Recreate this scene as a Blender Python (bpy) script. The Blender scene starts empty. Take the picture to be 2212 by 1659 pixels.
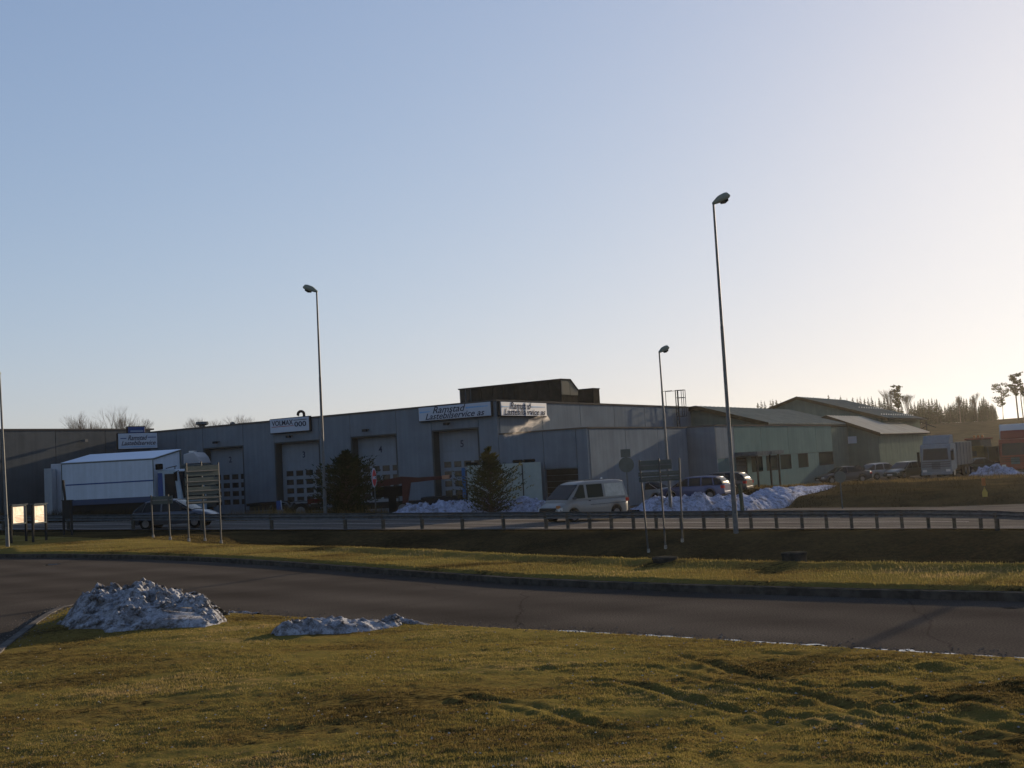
import bpy, bmesh, math, random
import numpy as np
from mathutils import Vector, Matrix, noise as mnoise

random.seed(11)
rng = np.random.default_rng(7)
S = bpy.context.scene
COL = S.collection
R = math.radians

# ------------------------------------------------------------------ camera, sky, sun, exposure
EYE = Vector((0, 0, 3.0))
FPX, CX, CY = 2400.0, 1106.0, 829.5          # focal length and centre for a 2212 x 1659 picture
ROLL = math.atan(0.055)
PITCH = math.atan(173.7 / FPX)
fw = Vector((0, math.cos(PITCH), math.sin(PITCH)))
r0 = Vector((1, 0, 0)); u0 = r0.cross(fw)
cr = math.cos(ROLL) * r0 - math.sin(ROLL) * u0
cu = math.sin(ROLL) * r0 + math.cos(ROLL) * u0
cd = bpy.data.cameras.new('camera'); cam = bpy.data.objects.new('camera', cd); COL.objects.link(cam)
cd.sensor_width = 36; cd.lens = FPX / 2212 * 36; cd.clip_start = 0.1; cd.clip_end = 8000
m3 = Matrix((cr, cu, -fw)).transposed()
cam.matrix_world = Matrix.Translation(EYE) @ m3.to_4x4()
S.camera = cam

SKY_GAIN = 4.5
HAZE = .00009
SUN_AZ, SUN_EL = R(38), R(11.6)               # azimuth clockwise from +Y
world = bpy.data.worlds.new('World'); S.world = world; world.use_nodes = True
nt = world.node_tree
bg = nt.nodes['Background']
sky = nt.nodes.new('ShaderNodeTexSky'); sky.sky_type = 'NISHITA'; sky.sun_disc = False
sky.sun_elevation = SUN_EL; sky.sun_rotation = SUN_AZ
sky.altitude = 0; sky.air_density = 1.0; sky.dust_density = 0.8; sky.ozone_density = 3.0
# thin bright haze high up flattens the sky: 1 - exp(-k * sky^0.8), the same law for the whole dome
sep = nt.nodes.new('ShaderNodeSeparateColor'); com = nt.nodes.new('ShaderNodeCombineColor'); nt.links.new(sky.outputs[0], sep.inputs[0])
def wmath(op, a, b=None):
    q = nt.nodes.new('ShaderNodeMath'); q.operation = op
    for i, v in enumerate((a, b)):
        if v is None: continue
        if isinstance(v, (int, float)): q.inputs[i].default_value = v
        else: nt.links.new(v, q.inputs[i])
    return q.outputs[0]
for i, k in enumerate((.350, .330, .395)):
    e = wmath('EXPONENT', wmath('MULTIPLY', wmath('POWER', sep.outputs[i], .8), -k))
    nt.links.new(wmath('MULTIPLY', wmath('SUBTRACT', 1.0, e), SKY_GAIN), com.inputs[i])
nt.links.new(com.outputs[0], bg.inputs[0]); bg.inputs[1].default_value = 0.1
sl = bpy.data.lights.new('sun', 'SUN'); sun = bpy.data.objects.new('sun', sl); COL.objects.link(sun)
sl.energy = 4.5; sl.angle = R(0.55); sl.color = (1.0, 0.78, 0.52)
sd = Vector((math.sin(SUN_AZ) * math.cos(SUN_EL), math.cos(SUN_AZ) * math.cos(SUN_EL), math.sin(SUN_EL)))
sun.rotation_euler = sd.to_track_quat('Z', 'Y').to_euler()
sun.location = (60, 60, 40)
S.view_settings.view_transform = 'Standard'; S.view_settings.look = 'None'
S.view_settings.exposure = 1.0; S.view_settings.gamma = 1
S.render.engine = 'CYCLES'
S.cycles.use_denoising = True
S.cycles.max_bounces = 6; S.cycles.transparent_max_bounces = 8
S.cycles.sample_clamp_indirect = 4

# ------------------------------------------------------------------ picture-to-place helpers
def ray(x, y):
    return (fw * FPX + cr * (x - CX) - cu * (y - CY)).normalized()
def at(x, y, Y):                              # the point on the sight line at world depth Y
    d = ray(x, y); return EYE + d * (Y / d.y)
def on_z(x, y, z):
    d = ray(x, y); return EYE + d * ((z - EYE.z) / d.z)
def on_line(x, p, q):                         # where the vertical sight plane of column x meets ground line p-q
    d = ray(x, 1100); n = Vector((d.y, -d.x))
    a = n.x * p[0] + n.y * p[1]; b = n.x * q[0] + n.y * q[1]
    t = a / (a - b); return (p[0] + (q[0] - p[0]) * t, p[1] + (q[1] - p[1]) * t)

# ------------------------------------------------------------------ materials
MATS = {}
def mat(name, base, rough=0.7, metal=0.0, var=0.0, scale=4.0, bump=0.0, bscale=None, second=None, spec=0.5,
        trans=0.0, emit=None, coords='Object', detail=6, stretch=(1, 1, 1), coat=0.0, alpha=1.0, mixlo=0.4, mixhi=0.6):
    if name in MATS: return MATS[name]
    m = bpy.data.materials.new(name); m.use_nodes = True
    n = m.node_tree.nodes; L = m.node_tree.links
    b = n['Principled BSDF']
    if spec == .5: spec = .5 if rough < .35 else (.2 if rough <= .55 else 0)
    b.inputs['Base Color'].default_value = (*base, 1)
    b.inputs['Roughness'].default_value = rough; b.inputs['Metallic'].default_value = metal
    b.inputs['Specular IOR Level'].default_value = spec
    b.inputs['Coat Weight'].default_value = coat
    b.inputs['Alpha'].default_value = alpha
    if trans: b.inputs['Transmission Weight'].default_value = trans
    if emit: b.inputs['Emission Color'].default_value = (*emit[:3], 1); b.inputs['Emission Strength'].default_value = emit[3]
    if var or bump or second:
        tc = n.new('ShaderNodeTexCoord'); mp = n.new('ShaderNodeMapping'); mp.inputs['Scale'].default_value = stretch
        L.new(tc.outputs[coords], mp.inputs[0])
        nz = n.new('ShaderNodeTexNoise'); nz.inputs['Scale'].default_value = scale; nz.inputs['Detail'].default_value = detail
        nz.inputs['Roughness'].default_value = 0.62
        L.new(mp.outputs[0], nz.inputs[0])
        sec = second or tuple(max(0, c * (1 - var)) for c in base)
        fst = base if second else tuple(min(1, c * (1 + var)) for c in base)
        cr_ = n.new('ShaderNodeValToRGB')
        cr_.color_ramp.elements[0].position = mixlo; cr_.color_ramp.elements[1].position = mixhi
        cr_.color_ramp.elements[0].color = (*sec, 1); cr_.color_ramp.elements[1].color = (*fst, 1)
        L.new(nz.outputs['Fac'], cr_.inputs[0]); L.new(cr_.outputs[0], b.inputs['Base Color'])
        if bump:
            n2 = n.new('ShaderNodeTexNoise'); n2.inputs['Scale'].default_value = bscale or scale * 4; n2.inputs['Detail'].default_value = 8
            L.new(mp.outputs[0], n2.inputs[0])
            bp = n.new('ShaderNodeBump'); bp.inputs['Strength'].default_value = 1; bp.inputs['Distance'].default_value = bump
            L.new(n2.outputs['Fac'], bp.inputs['Height']); L.new(bp.outputs[0], b.inputs['Normal'])
    MATS[name] = m; return m

def streaks(m, amt=.22):
    n = m.node_tree.nodes; L = m.node_tree.links; b = n['Principled BSDF']; src = b.inputs['Base Color'].links[0].from_socket
    g = n.new('ShaderNodeTexCoord'); mp = n.new('ShaderNodeMapping'); mp.inputs['Scale'].default_value = (2.2, 2.2, .12); L.new(g.outputs['Object'], mp.inputs[0])
    q = n.new('ShaderNodeTexNoise'); q.inputs['Scale'].default_value = 1.6; q.inputs['Detail'].default_value = 6; L.new(mp.outputs[0], q.inputs[0])
    r_ = n.new('ShaderNodeMapRange'); r_.inputs[1].default_value = .35; r_.inputs[2].default_value = .65; r_.inputs[3].default_value = 1 - amt; r_.inputs[4].default_value = 1.06; L.new(q.outputs['Fac'], r_.inputs[0])
    mx = n.new('ShaderNodeMix'); mx.data_type = 'RGBA'; mx.blend_type = 'MULTIPLY'; mx.inputs[0].default_value = 1
    L.new(src, mx.inputs[6]); L.new(r_.outputs[0], mx.inputs[7]); L.new(mx.outputs[2], b.inputs['Base Color'])
def grass_mat(name, cols, scale, bump, translucent=0.0, patch=0.35):
    m = bpy.data.materials.new(name); m.use_nodes = True
    n = m.node_tree.nodes; L = m.node_tree.links; b = n['Principled BSDF']
    b.inputs['Roughness'].default_value = 0.9; b.inputs['Specular IOR Level'].default_value = 0
    tc = n.new('ShaderNodeNewGeometry')
    a = n.new('ShaderNodeTexNoise'); a.inputs['Scale'].default_value = patch; a.inputs['Detail'].default_value = 5
    mp = n.new('ShaderNodeMapping'); mp.inputs['Scale'].default_value = (1, 2.2, 1); L.new(tc.outputs['Position'], mp.inputs[0])
    L.new(mp.outputs[0], a.inputs[0])
    f = n.new('ShaderNodeTexNoise'); f.inputs['Scale'].default_value = scale; f.inputs['Detail'].default_value = 8; f.inputs['Roughness'].default_value = 0.7
    L.new(mp.outputs[0], f.inputs[0])
    mx = n.new('ShaderNodeMix'); mx.data_type = 'FLOAT'; mx.inputs[0].default_value = 0.5
    L.new(a.outputs['Fac'], mx.inputs[2]); L.new(f.outputs['Fac'], mx.inputs[3])
    rp = n.new('ShaderNodeValToRGB'); e = rp.color_ramp.elements
    e[0].position = 0.40; e[0].color = (*cols[0], 1); e[1].position = 0.61; e[1].color = (*cols[-1], 1)
    for i, c in enumerate(cols[1:-1]):
        k = e.new(0.40 + 0.21 * (i + 1) / (len(cols) - 1)); k.color = (*c, 1)
    L.new(mx.outputs[0], rp.inputs[0]); L.new(rp.outputs[0], b.inputs['Base Color'])
    if bump:
        g = n.new('ShaderNodeTexNoise'); g.inputs['Scale'].default_value = scale * 2.2; g.inputs['Detail'].default_value = 9; g.inputs['Roughness'].default_value = 0.75
        L.new(tc.outputs['Position'], g.inputs[0])
        bp = n.new('ShaderNodeBump'); bp.inputs['Distance'].default_value = bump; bp.inputs['Strength'].default_value = 1
        L.new(g.outputs['Fac'], bp.inputs['Height']); L.new(bp.outputs[0], b.inputs['Normal'])
    if translucent:
        tr = n.new('ShaderNodeBsdfTranslucent'); L.new(rp.outputs[0], tr.inputs[0])
        ms = n.new('ShaderNodeMixShader'); ms.inputs[0].default_value = translucent
        L.new(b.outputs[0], ms.inputs[1]); L.new(tr.outputs[0], ms.inputs[2])
        L.new(ms.outputs[0], n['Material Output'].inputs[0])
    return m

GRASS = [(.042, .033, .014), (.138, .100, .034), (.165, .128, .040), (.118, .106, .032), (.22, .155, .062)]
M_grass = grass_mat('grass_turf', GRASS, 9, 0.05)
M_blade = grass_mat('grass_blade', [(.06, .045, .02), (.16, .118, .042), (.170, .142, .042), (.31, .225, .10)], 6, 0, 0.35)
M_verge = M_grass
M_scrub = grass_mat('brown_scrub', [(.022, .018, .010), (.045, .036, .018), (.075, .055, .025)], 5, 0.12)
M_drystem = grass_mat('dry_stem', [(.06, .045, .02), (.14, .10, .04), (.20, .15, .07)], 20, 0, 0.3)
M_hill = grass_mat('hill_heath', [(.03, .024, .013), (.05, .038, .02), (.075, .055, .03)], .6, 0.1)

def asphalt(name, base, rough, gravel=40):
    m = bpy.data.materials.new(name); m.use_nodes = True
    n = m.node_tree.nodes; L = m.node_tree.links; b = n['Principled BSDF']
    tc = n.new('ShaderNodeNewGeometry')
    a = n.new('ShaderNodeTexNoise'); a.inputs['Scale'].default_value = 0.35; a.inputs['Detail'].default_value = 6
    mp = n.new('ShaderNodeMapping'); mp.inputs['Rotation'].default_value = (0, 0, R(45)); mp.inputs['Scale'].default_value = (0.8, 1.6, 1)
    L.new(tc.outputs['Position'], mp.inputs[0]); L.new(mp.outputs[0], a.inputs[0])
    g = n.new('ShaderNodeTexNoise'); g.inputs['Scale'].default_value = gravel; g.inputs['Detail'].default_value = 4
    L.new(tc.outputs['Position'], g.inputs[0])
    r1 = n.new('ShaderNodeValToRGB'); r1.color_ramp.elements[0].position = .3; r1.color_ramp.elements[1].position = .7
    r1.color_ramp.elements[0].color = (*[c * .78 for c in base], 1); r1.color_ramp.elements[1].color = (*[c * 1.2 for c in base], 1)
    L.new(a.outputs['Fac'], r1.inputs[0])
    r2 = n.new('ShaderNodeValToRGB'); r2.color_ramp.elements[0].position = .35; r2.color_ramp.elements[1].position = .7
    r2.color_ramp.elements[0].color = (.6, .6, .6, 1); r2.color_ramp.elements[1].color = (1.35, 1.3, 1.25, 1)
    L.new(g.outputs['Fac'], r2.inputs[0])
    mx = n.new('ShaderNodeMix'); mx.data_type = 'RGBA'; mx.blend_type = 'MULTIPLY'; mx.inputs[0].default_value = 1
    L.new(r1.outputs[0], mx.inputs[6]); L.new(r2.outputs[0], mx.inputs[7]); L.new(mx.outputs[2], b.inputs['Base Color'])
    vr = n.new('ShaderNodeVectorRotate'); vr.rotation_type = 'Z_AXIS'; vr.inputs['Angle'].default_value = R(47)
    L.new(tc.outputs['Position'], vr.inputs[0]); sx = n.new('ShaderNodeSeparateXYZ'); L.new(vr.outputs[0], sx.inputs[0])
    wv = n.new('ShaderNodeMath'); wv.operation = 'SINE'; wm = n.new('ShaderNodeMath'); wm.operation = 'MULTIPLY_ADD'; wm.inputs[1].default_value = 3.6; L.new(sx.outputs['Y'], wm.inputs[0]); L.new(a.outputs['Fac'], wm.inputs[2]); L.new(wm.outputs[0], wv.inputs[0])
    tr_ = n.new('ShaderNodeMapRange'); tr_.inputs[1].default_value = -1; tr_.inputs[2].default_value = 1; tr_.inputs[3].default_value = .88; tr_.inputs[4].default_value = 1.1; L.new(wv.outputs[0], tr_.inputs[0])
    ck = n.new('ShaderNodeTexVoronoi'); ck.feature = 'DISTANCE_TO_EDGE'; ck.inputs['Scale'].default_value = .22; L.new(tc.outputs['Position'], ck.inputs[0])
    dn_ = n.new('ShaderNodeTexNoise'); dn_.inputs['Scale'].default_value = 1.1; dn_.inputs['Detail'].default_value = 5; L.new(tc.outputs['Position'], dn_.inputs[0])
    va = n.new('ShaderNodeMix'); va.data_type = 'VECTOR'; va.inputs[0].default_value = .35; L.new(tc.outputs['Position'], va.inputs[4]); L.new(dn_.outputs['Color'], va.inputs[5]); L.new(va.outputs[1], ck.inputs[0])
    cm = n.new('ShaderNodeMapRange'); cm.inputs[1].default_value = .0; cm.inputs[2].default_value = .004; cm.inputs[3].default_value = .7; cm.inputs[4].default_value = 1; L.new(ck.outputs['Distance'], cm.inputs[0])
    mm = n.new('ShaderNodeMath'); mm.operation = 'MULTIPLY'; L.new(tr_.outputs[0], mm.inputs[0]); L.new(cm.outputs[0], mm.inputs[1])
    mx3 = n.new('ShaderNodeMix'); mx3.data_type = 'RGBA'; mx3.blend_type = 'MULTIPLY'; mx3.inputs[0].default_value = 1
    L.new(mx.outputs[2], mx3.inputs[6]); L.new(mm.outputs[0], mx3.inputs[7]); L.new(mx3.outputs[2], b.inputs['Base Color'])
    r3 = n.new('ShaderNodeMapRange'); r3.inputs[1].default_value = .3; r3.inputs[2].default_value = .7; r3.inputs[3].default_value = rough - .1; r3.inputs[4].default_value = rough + .12
    L.new(a.outputs['Fac'], r3.inputs[0]); L.new(r3.outputs[0], b.inputs['Roughness'])
    bp = n.new('ShaderNodeBump'); bp.inputs['Distance'].default_value = .0015; bp.inputs['Strength'].default_value = 1
    L.new(g.outputs['Fac'], bp.inputs['Height']); L.new(bp.outputs[0], b.inputs['Normal'])
    b.inputs['Specular IOR Level'].default_value = 0
    return m
M_asph = asphalt('asphalt_near', (.062, .056, .050), .9)
M_asph2 = asphalt('asphalt_main', (.105, .098, .090), .9, 25)
M_yard = asphalt('asphalt_yard', (.055, .052, .050), .9, 15)

def snow_mat(name, clean, dirt, amount, scale):
    m = bpy.data.materials.new(name); m.use_nodes = True; n = m.node_tree.nodes; L = m.node_tree.links; b = n['Principled BSDF']
    b.inputs['Roughness'].default_value = .8; b.inputs['Specular IOR Level'].default_value = .0
    g = n.new('ShaderNodeNewGeometry')
    def nz_(sc, det, ro=.6):
        q = n.new('ShaderNodeTexNoise'); q.inputs['Scale'].default_value = sc; q.inputs['Detail'].default_value = det; q.inputs['Roughness'].default_value = ro
        L.new(g.outputs['Position'], q.inputs[0]); return q.outputs['Fac']
    def ramp(src, a, c0, c, c1):
        q = n.new('ShaderNodeValToRGB'); q.color_ramp.elements[0].position = a; q.color_ramp.elements[0].color = (*c0, 1)
        q.color_ramp.elements[1].position = c; q.color_ramp.elements[1].color = (*c1, 1); L.new(src, q.inputs[0]); return q.outputs[0]
    base = ramp(nz_(scale, 8, .7), amount - .10, dirt, amount + .10, clean)
    grit = ramp(nz_(scale * 14, 4, .8), .33, (.25, .22, .18), .47, (1, 1, 1))
    mid = ramp(nz_(scale * 4, 6), .35, (.72, .70, .68), .65, (1.12, 1.12, 1.12))
    src = base
    for q in (grit, mid):
        mx = n.new('ShaderNodeMix'); mx.data_type = 'RGBA'; mx.blend_type = 'MULTIPLY'; mx.inputs[0].default_value = 1
        L.new(src, mx.inputs[6]); L.new(q, mx.inputs[7]); src = mx.outputs[2]
    L.new(src, b.inputs['Base Color'])
    bp = n.new('ShaderNodeBump'); bp.inputs['Distance'].default_value = .06; bp.inputs['Strength'].default_value = 1
    L.new(nz_(scale * 7, 9, .75), bp.inputs['Height']); L.new(bp.outputs[0], b.inputs['Normal']); return m
M_snow_near = snow_mat('snow_dirty', (.36, .385, .44), (.11, .097, .085), .46, 2.8)
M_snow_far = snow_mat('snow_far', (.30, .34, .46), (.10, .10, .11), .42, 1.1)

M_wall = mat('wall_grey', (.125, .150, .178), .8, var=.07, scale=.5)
M_wallwing = mat('wall_grey_shaded', (.070, .078, .085), .8, var=.08, scale=.5)  # wing wall grey darkened to stand in for shade on the wing
M_walljoint = mat('wall_joint', (.09, .095, .10), .9)
M_wallgreen = mat('wall_turquoise', (.085, .132, .136), .8, var=.06, scale=.5)
M_halldark = mat('cladding_green', (.105, .135, .115), .7, var=.06, scale=1)
M_fascia = mat('fascia_brown', (.055, .038, .02), .8, var=.15, scale=3)
M_frame = mat('frame_dark', (.06, .062, .06), .8)
M_trim = mat('parapet_trim', (.08, .075, .07), .6, .0)
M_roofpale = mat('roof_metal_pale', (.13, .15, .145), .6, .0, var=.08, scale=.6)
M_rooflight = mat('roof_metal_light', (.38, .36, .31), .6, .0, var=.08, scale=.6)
M_door = mat('door_grey', (.165, .19, .22), .6, var=.04, scale=1)
M_pane = mat('pane_reflection', (.040, .032, .024), .25, var=.4, scale=2.5)  # brown is the reflection of sunlit surroundings put into the pane colour
M_black = mat('black_rubber', (.012, .012, .012), .85)
M_dark = mat('dark_metal', (.03, .03, .03), .6, .0)
M_darkbox = mat('roof_plant_dark', (.030, .028, .024), .7, var=.2, scale=2)
M_glass = mat('glass_dark', (.012, .015, .018), .1, spec=.10)
M_winglass = mat('window_glass', (.022, .030, .027), .5, spec=0)
M_galv = mat('galvanised', (.10, .108, .112), .55, .0, var=.12, scale=6)
M_galvd = mat('galvanised_dull', (.075, .088, .10), .65, .0, var=.15, scale=5)
M_head = mat('lamp_housing', (.17, .19, .16), .6)
M_signback = mat('sign_back', (.085, .10, .095), .6, .0, var=.06, scale=3)
M_white = mat('white_paint', (.36, .42, .50), .4, var=.03, scale=2)
M_offwhite = mat('sign_white', (.33, .38, .46), .5, var=.03, scale=2)
M_text = mat('sign_text_dark', (.035, .04, .06), .6)
M_blue = mat('sign_blue', (.02, .05, .17), .5)
M_lblue = mat('stripe_light_blue', (.12, .30, .55), .5)
M_red = mat('sign_red', (.45, .02, .015), .45)
M_tl = mat('tail_light', (.35, .015, .012), .2)
M_hl = mat('head_light', (.45, .46, .46), .12, spec=.8)
M_rim = mat('wheel_rim', (.13, .13, .135), .4, .3)
M_plate = mat('number_plate', (.6, .6, .58), .5)
M_orange = mat('orange', (.28, .10, .025), .5)
M_yellow = mat('yellow', (.34, .24, .05), .5)
M_bark = mat('bark', (.07, .05, .035), .95, var=.3, scale=8)
M_needle = grass_mat('needles', [(.014, .020, .008), (.030, .036, .014), (.050, .046, .018)], 2.5, 0, .3, 1.2)
M_needle2 = grass_mat('needles_olive', [(.022, .028, .010), (.055, .056, .020), (.085, .070, .025)], 2.5, 0, .35, 1.2)
M_twig = mat('twig', (.13, .10, .075), .9)
M_concrete = mat('concrete', (.22, .21, .19), .85, var=.25, scale=5, bump=.005)
M_conc_dark = mat('concrete_dark', (.035, .034, .03), .9, var=.3, scale=6, bump=.01)  # very dark, mottled concrete of the well covers
M_water = mat('water', (.015, .016, .018), .06, spec=.9)
M_linew = mat('road_paint', (.45, .45, .43), .7, var=.25, scale=8)

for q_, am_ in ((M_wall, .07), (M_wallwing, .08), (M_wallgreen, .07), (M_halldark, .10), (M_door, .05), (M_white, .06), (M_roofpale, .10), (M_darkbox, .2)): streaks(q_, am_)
# ------------------------------------------------------------------ mesh building
class MB:
    def __init__(s): s.v = []; s.f = []
    def add(s, vs, fs):
        k = len(s.v); s.v += [tuple(v) for v in vs]; s.f += [tuple(i + k for i in f) for f in fs]; return s
    def box(s, x0, x1, y0, y1, z0, z1):
        v = [(x, y, z) for z in (z0, z1) for y in (y0, y1) for x in (x0, x1)]
        return s.add(v, [(0, 2, 3, 1), (4, 5, 7, 6), (0, 1, 5, 4), (2, 6, 7, 3), (0, 4, 6, 2), (1, 3, 7, 5)])
    def bar(s, p, q, w, h=None):              # rectangular bar between two points
        h = h or w; p = Vector(p); q = Vector(q); d = (q - p).normalized()
        a = d.cross(Vector((0, 0, 1)));
        if a.length < 1e-3: a = Vector((1, 0, 0))
        a.normalize(); b = a.cross(d)
        v = [c + a * i * w / 2 + b * j * h / 2 for c in (p, q) for i, j in ((-1, -1), (1, -1), (1, 1), (-1, 1))]
        return s.add(v, [(3, 2, 1, 0), (4, 5, 6, 7), (0, 1, 5, 4), (1, 2, 6, 5), (2, 3, 7, 6), (3, 0, 4, 7)])
    def tube(s, pts, rad, n=8, cap=True):
        pts = [Vector(p) for p in pts]
        if not hasattr(rad, '__len__'): rad = [rad] * len(pts)
        rings = []
        for i, p in enumerate(pts):
            d = (pts[min(i + 1, len(pts) - 1)] - pts[max(i - 1, 0)]).normalized()
            a = d.cross(Vector((0, 0, 1)))
            if a.length < 1e-3: a = d.cross(Vector((1, 0, 0)))
            a.normalize(); b = d.cross(a)
            rings.append([p + (a * math.cos(2 * math.pi * k / n) + b * math.sin(2 * math.pi * k / n)) * rad[i] for k in range(n)])
        return s.loft(rings, cap)
    def loft(s, rings, cap=True):
        n = len(rings[0]); v = [p for r_ in rings for p in r_]; f = []
        for i in range(len(rings) - 1):
            for k in range(n):
                a, b = i * n + k, i * n + (k + 1) % n
                f.append((a, b, b + n, a + n))
        if cap: f.append(tuple(range(n))[::-1]); f.append(tuple(range((len(rings) - 1) * n, len(rings) * n)))
        return s.add(v, f)
    def prism(s, prof, y0, y1):               # side profile (x,z) pushed across y
        n = len(prof); v = [(x, y0, z) for x, z in prof] + [(x, y1, z) for x, z in prof]
        f = [tuple(range(n)), tuple(range(2 * n - 1, n - 1, -1))] + [(i, i + n, (i + 1) % n + n, (i + 1) % n) for i in range(n)]
        return s.add(v, f)
    def disc(s, c, ax, r_, n=16, t=.01, r2=None):
        ax = Vector(ax).normalized(); c = Vector(c)
        return s.tube([c - ax * t / 2, c + ax * t / 2], [r_, r2 or r_], n)
    def build(s, name, m, parent=None, smooth=False, bevel=0, loc=None, fix=True):
        me = bpy.data.meshes.new(name); me.from_pydata(s.v, [], s.f)
        if fix:
            bm = bmesh.new(); bm.from_mesh(me); bmesh.ops.recalc_face_normals(bm, faces=bm.faces)
            if bevel: bmesh.ops.bevel(bm, geom=[e for e in bm.edges if len(e.link_faces) == 2 and e.calc_face_angle(0) > .6], offset=bevel, segments=1, affect='EDGES', profile=.5)
            bm.to_mesh(me); bm.free()
        me.materials.append(m)
        if smooth: me.polygons.foreach_set('use_smooth', [True] * len(me.polygons))
        o = bpy.data.objects.new(name, me); COL.objects.link(o)
        if parent: o.parent = parent
        if loc is not None: o.location = loc
        return o

def smooth_by_angle(o, ang=40):
    me = o.data
    me.polygons.foreach_set('use_smooth', [True] * len(me.polygons))
    bm = bmesh.new(); bm.from_mesh(me)
    for e in bm.edges:
        if len(e.link_faces) == 2 and e.calc_face_angle(0) > R(ang): e.smooth = False
    bm.to_mesh(me); bm.free(); return o

def tag(o, label=None, cat=None, group=None, kind=None):
    if label: o['label'] = label
    if cat: o['category'] = cat
    if group: o['group'] = group
    if kind: o['kind'] = kind
    return o
def thing(name, loc, rz, label, cat, group=None):
    o = bpy.data.objects.new(name, None); COL.objects.link(o); o.location = loc; o.rotation_euler = (0, 0, rz)
    o.empty_display_size = .3
    return tag(o, label, cat, group)
def text(s, size, m, parent, mw, name='lettering', shear=0.0, bold=0.0, width=None, align='CENTER', ext=.002):
    cu_ = bpy.data.curves.new(name, 'FONT'); cu_.body = s; cu_.size = size; cu_.shear = shear; cu_.offset = bold
    cu_.align_x = align; cu_.align_y = 'CENTER'; cu_.extrude = ext; cu_.resolution_u = 3
    t = bpy.data.objects.new(name, cu_); COL.objects.link(t)
    bpy.context.view_layer.update()
    me = bpy.data.meshes.new_from_object(t.evaluated_get(bpy.context.evaluated_depsgraph_get()))
    bpy.data.objects.remove(t); bpy.data.curves.remove(cu_)
    if width:
        xs = [v.co.x for v in me.vertices]; k = width / (max(xs) - min(xs))
        me.transform(Matrix.Diagonal((k, 1, 1, 1)))
    me.materials.clear(); me.materials.append(m)
    o = bpy.data.objects.new(name, me); COL.objects.link(o); o.parent = parent; o.matrix_local = mw
    return o
def face_mw(p, right, up=(0, 0, 1)):          # text facing: x along right, y up, z out
    r_ = Vector(right).normalized(); u = Vector(up).normalized(); n = r_.cross(u)
    return Matrix.Translation(p) @ Matrix((r_, u, n)).transposed().to_4x4()
def copy_tree(o, parent=None):
    c = o.copy(); COL.objects.link(c); c.parent = parent
    for ch in list(o.children): copy_tree(ch, c)
    return c

def ss(a, b, x):
    t = np.clip((np.asarray(x, float) - a) / (b - a), 0, 1); return t * t * (3 - 2 * t)

# ------------------------------------------------------------------ terrain
ZN = 0.6                                      # level of the near road
far_px = [(0, 1205), (150, 1205), (300, 1208), (450, 1214), (600, 1223), (850, 1243), (1100, 1262), (1300, 1272), (1500, 1280), (1850, 1291), (2212, 1300)]
near_px = [(2212, 1427), (1800, 1402), (1400, 1377), (1100, 1361), (850, 1347), (650, 1336), (500, 1327), (380, 1319), (250, 1311), (165, 1310), (125, 1318), (95, 1333), (60, 1357), (0, 1402)]
KF = [(-60, 74), (-32, 51)] + [tuple(on_z(x, y, ZN)[:2]) for x, y in far_px] + [(11.2, 12.9), (30, -4)]
KNr = [(30, -14), (9.5, 8.6)] + [tuple(on_z(x, y, ZN)[:2]) for x, y in near_px] + [(-6.9, 13.4), (-6.2, 9), (-5.6, 4), (-5.2, -12)]
POLY = np.array(KF + KNr + [(-60, -12)])

def poly_dist(P, pts, closed=False):
    d = np.full(len(P), 1e9); n = len(pts)
    for i in range(n if closed else n - 1):
        a = np.array(pts[i]); b = np.array(pts[(i + 1) % n]); ab = b - a
        t = np.clip(((P - a) @ ab) / (ab @ ab), 0, 1)
        d = np.minimum(d, np.hypot(*(P - (a + t[:, None] * ab)).T))
    return d
def inside(P, pts):
    c = np.zeros(len(P), bool); n = len(pts); x, y = P.T
    for i in range(n):
        x1, y1 = pts[i]; x2, y2 = pts[(i + 1) % n]
        if y1 == y2: continue
        k = (y1 > y) != (y2 > y)
        c ^= k & (x < (x2 - x1) * (y - y1) / (y2 - y1) + x1)
    return c
# value noise, numpy
PERM = rng.random((256, 256))
def vn(x, y):
    xi = np.floor(x).astype(int); yi = np.floor(y).astype(int); fx = x - xi; fy = y - yi
    fx = fx * fx * (3 - 2 * fx); fy = fy * fy * (3 - 2 * fy)
    g = lambda i, j: PERM[(xi + i) & 255, (yi + j) & 255]
    return (g(0, 0) * (1 - fx) + g(1, 0) * fx) * (1 - fy) + (g(0, 1) * (1 - fx) + g(1, 1) * fx) * fy - .5
def fbm(x, y, o=4):
    s = 0; a = 1
    for i in range(o): s = s + a * vn(x * 2 ** i + 17 * i, y * 2 ** i + 31 * i); a *= .5
    return s

def rail_y(x): return 50.3 - .316 * x
def zroad(x): return .1 - .035 * np.clip(x, -32, 24)
def rail_s(x, y): return (y - rail_y(x)) * .953
def road_w(x): return 9 + 11 * ss(4, 14, x)
def zyard(x): return np.clip(.1 - .016 * x, -.15, .55)
def rut_line(pts):
    w = [((1592 + a / 2.212) / 1.17179, (1320 + b / 2.212) / 1.17179) for a, b in pts]; q = [on_z(x, y, ZN + .15) for x, y in w]
    out = []
    for i in range(len(q) - 1):
        p0, p1, p2, p3 = q[max(i - 1, 0)], q[i], q[i + 1], q[min(i + 2, len(q) - 1)]
        for k in range(4):
            t = k / 4; out.append(tuple((.5 * ((2 * p1) + (p2 - p0) * t + (2 * p0 - 5 * p1 + 4 * p2 - p3) * t * t + (3 * p1 - p0 - 3 * p2 + p3) * t ** 3))[:2]))
    return out + [tuple(q[-1][:2])]
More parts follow.
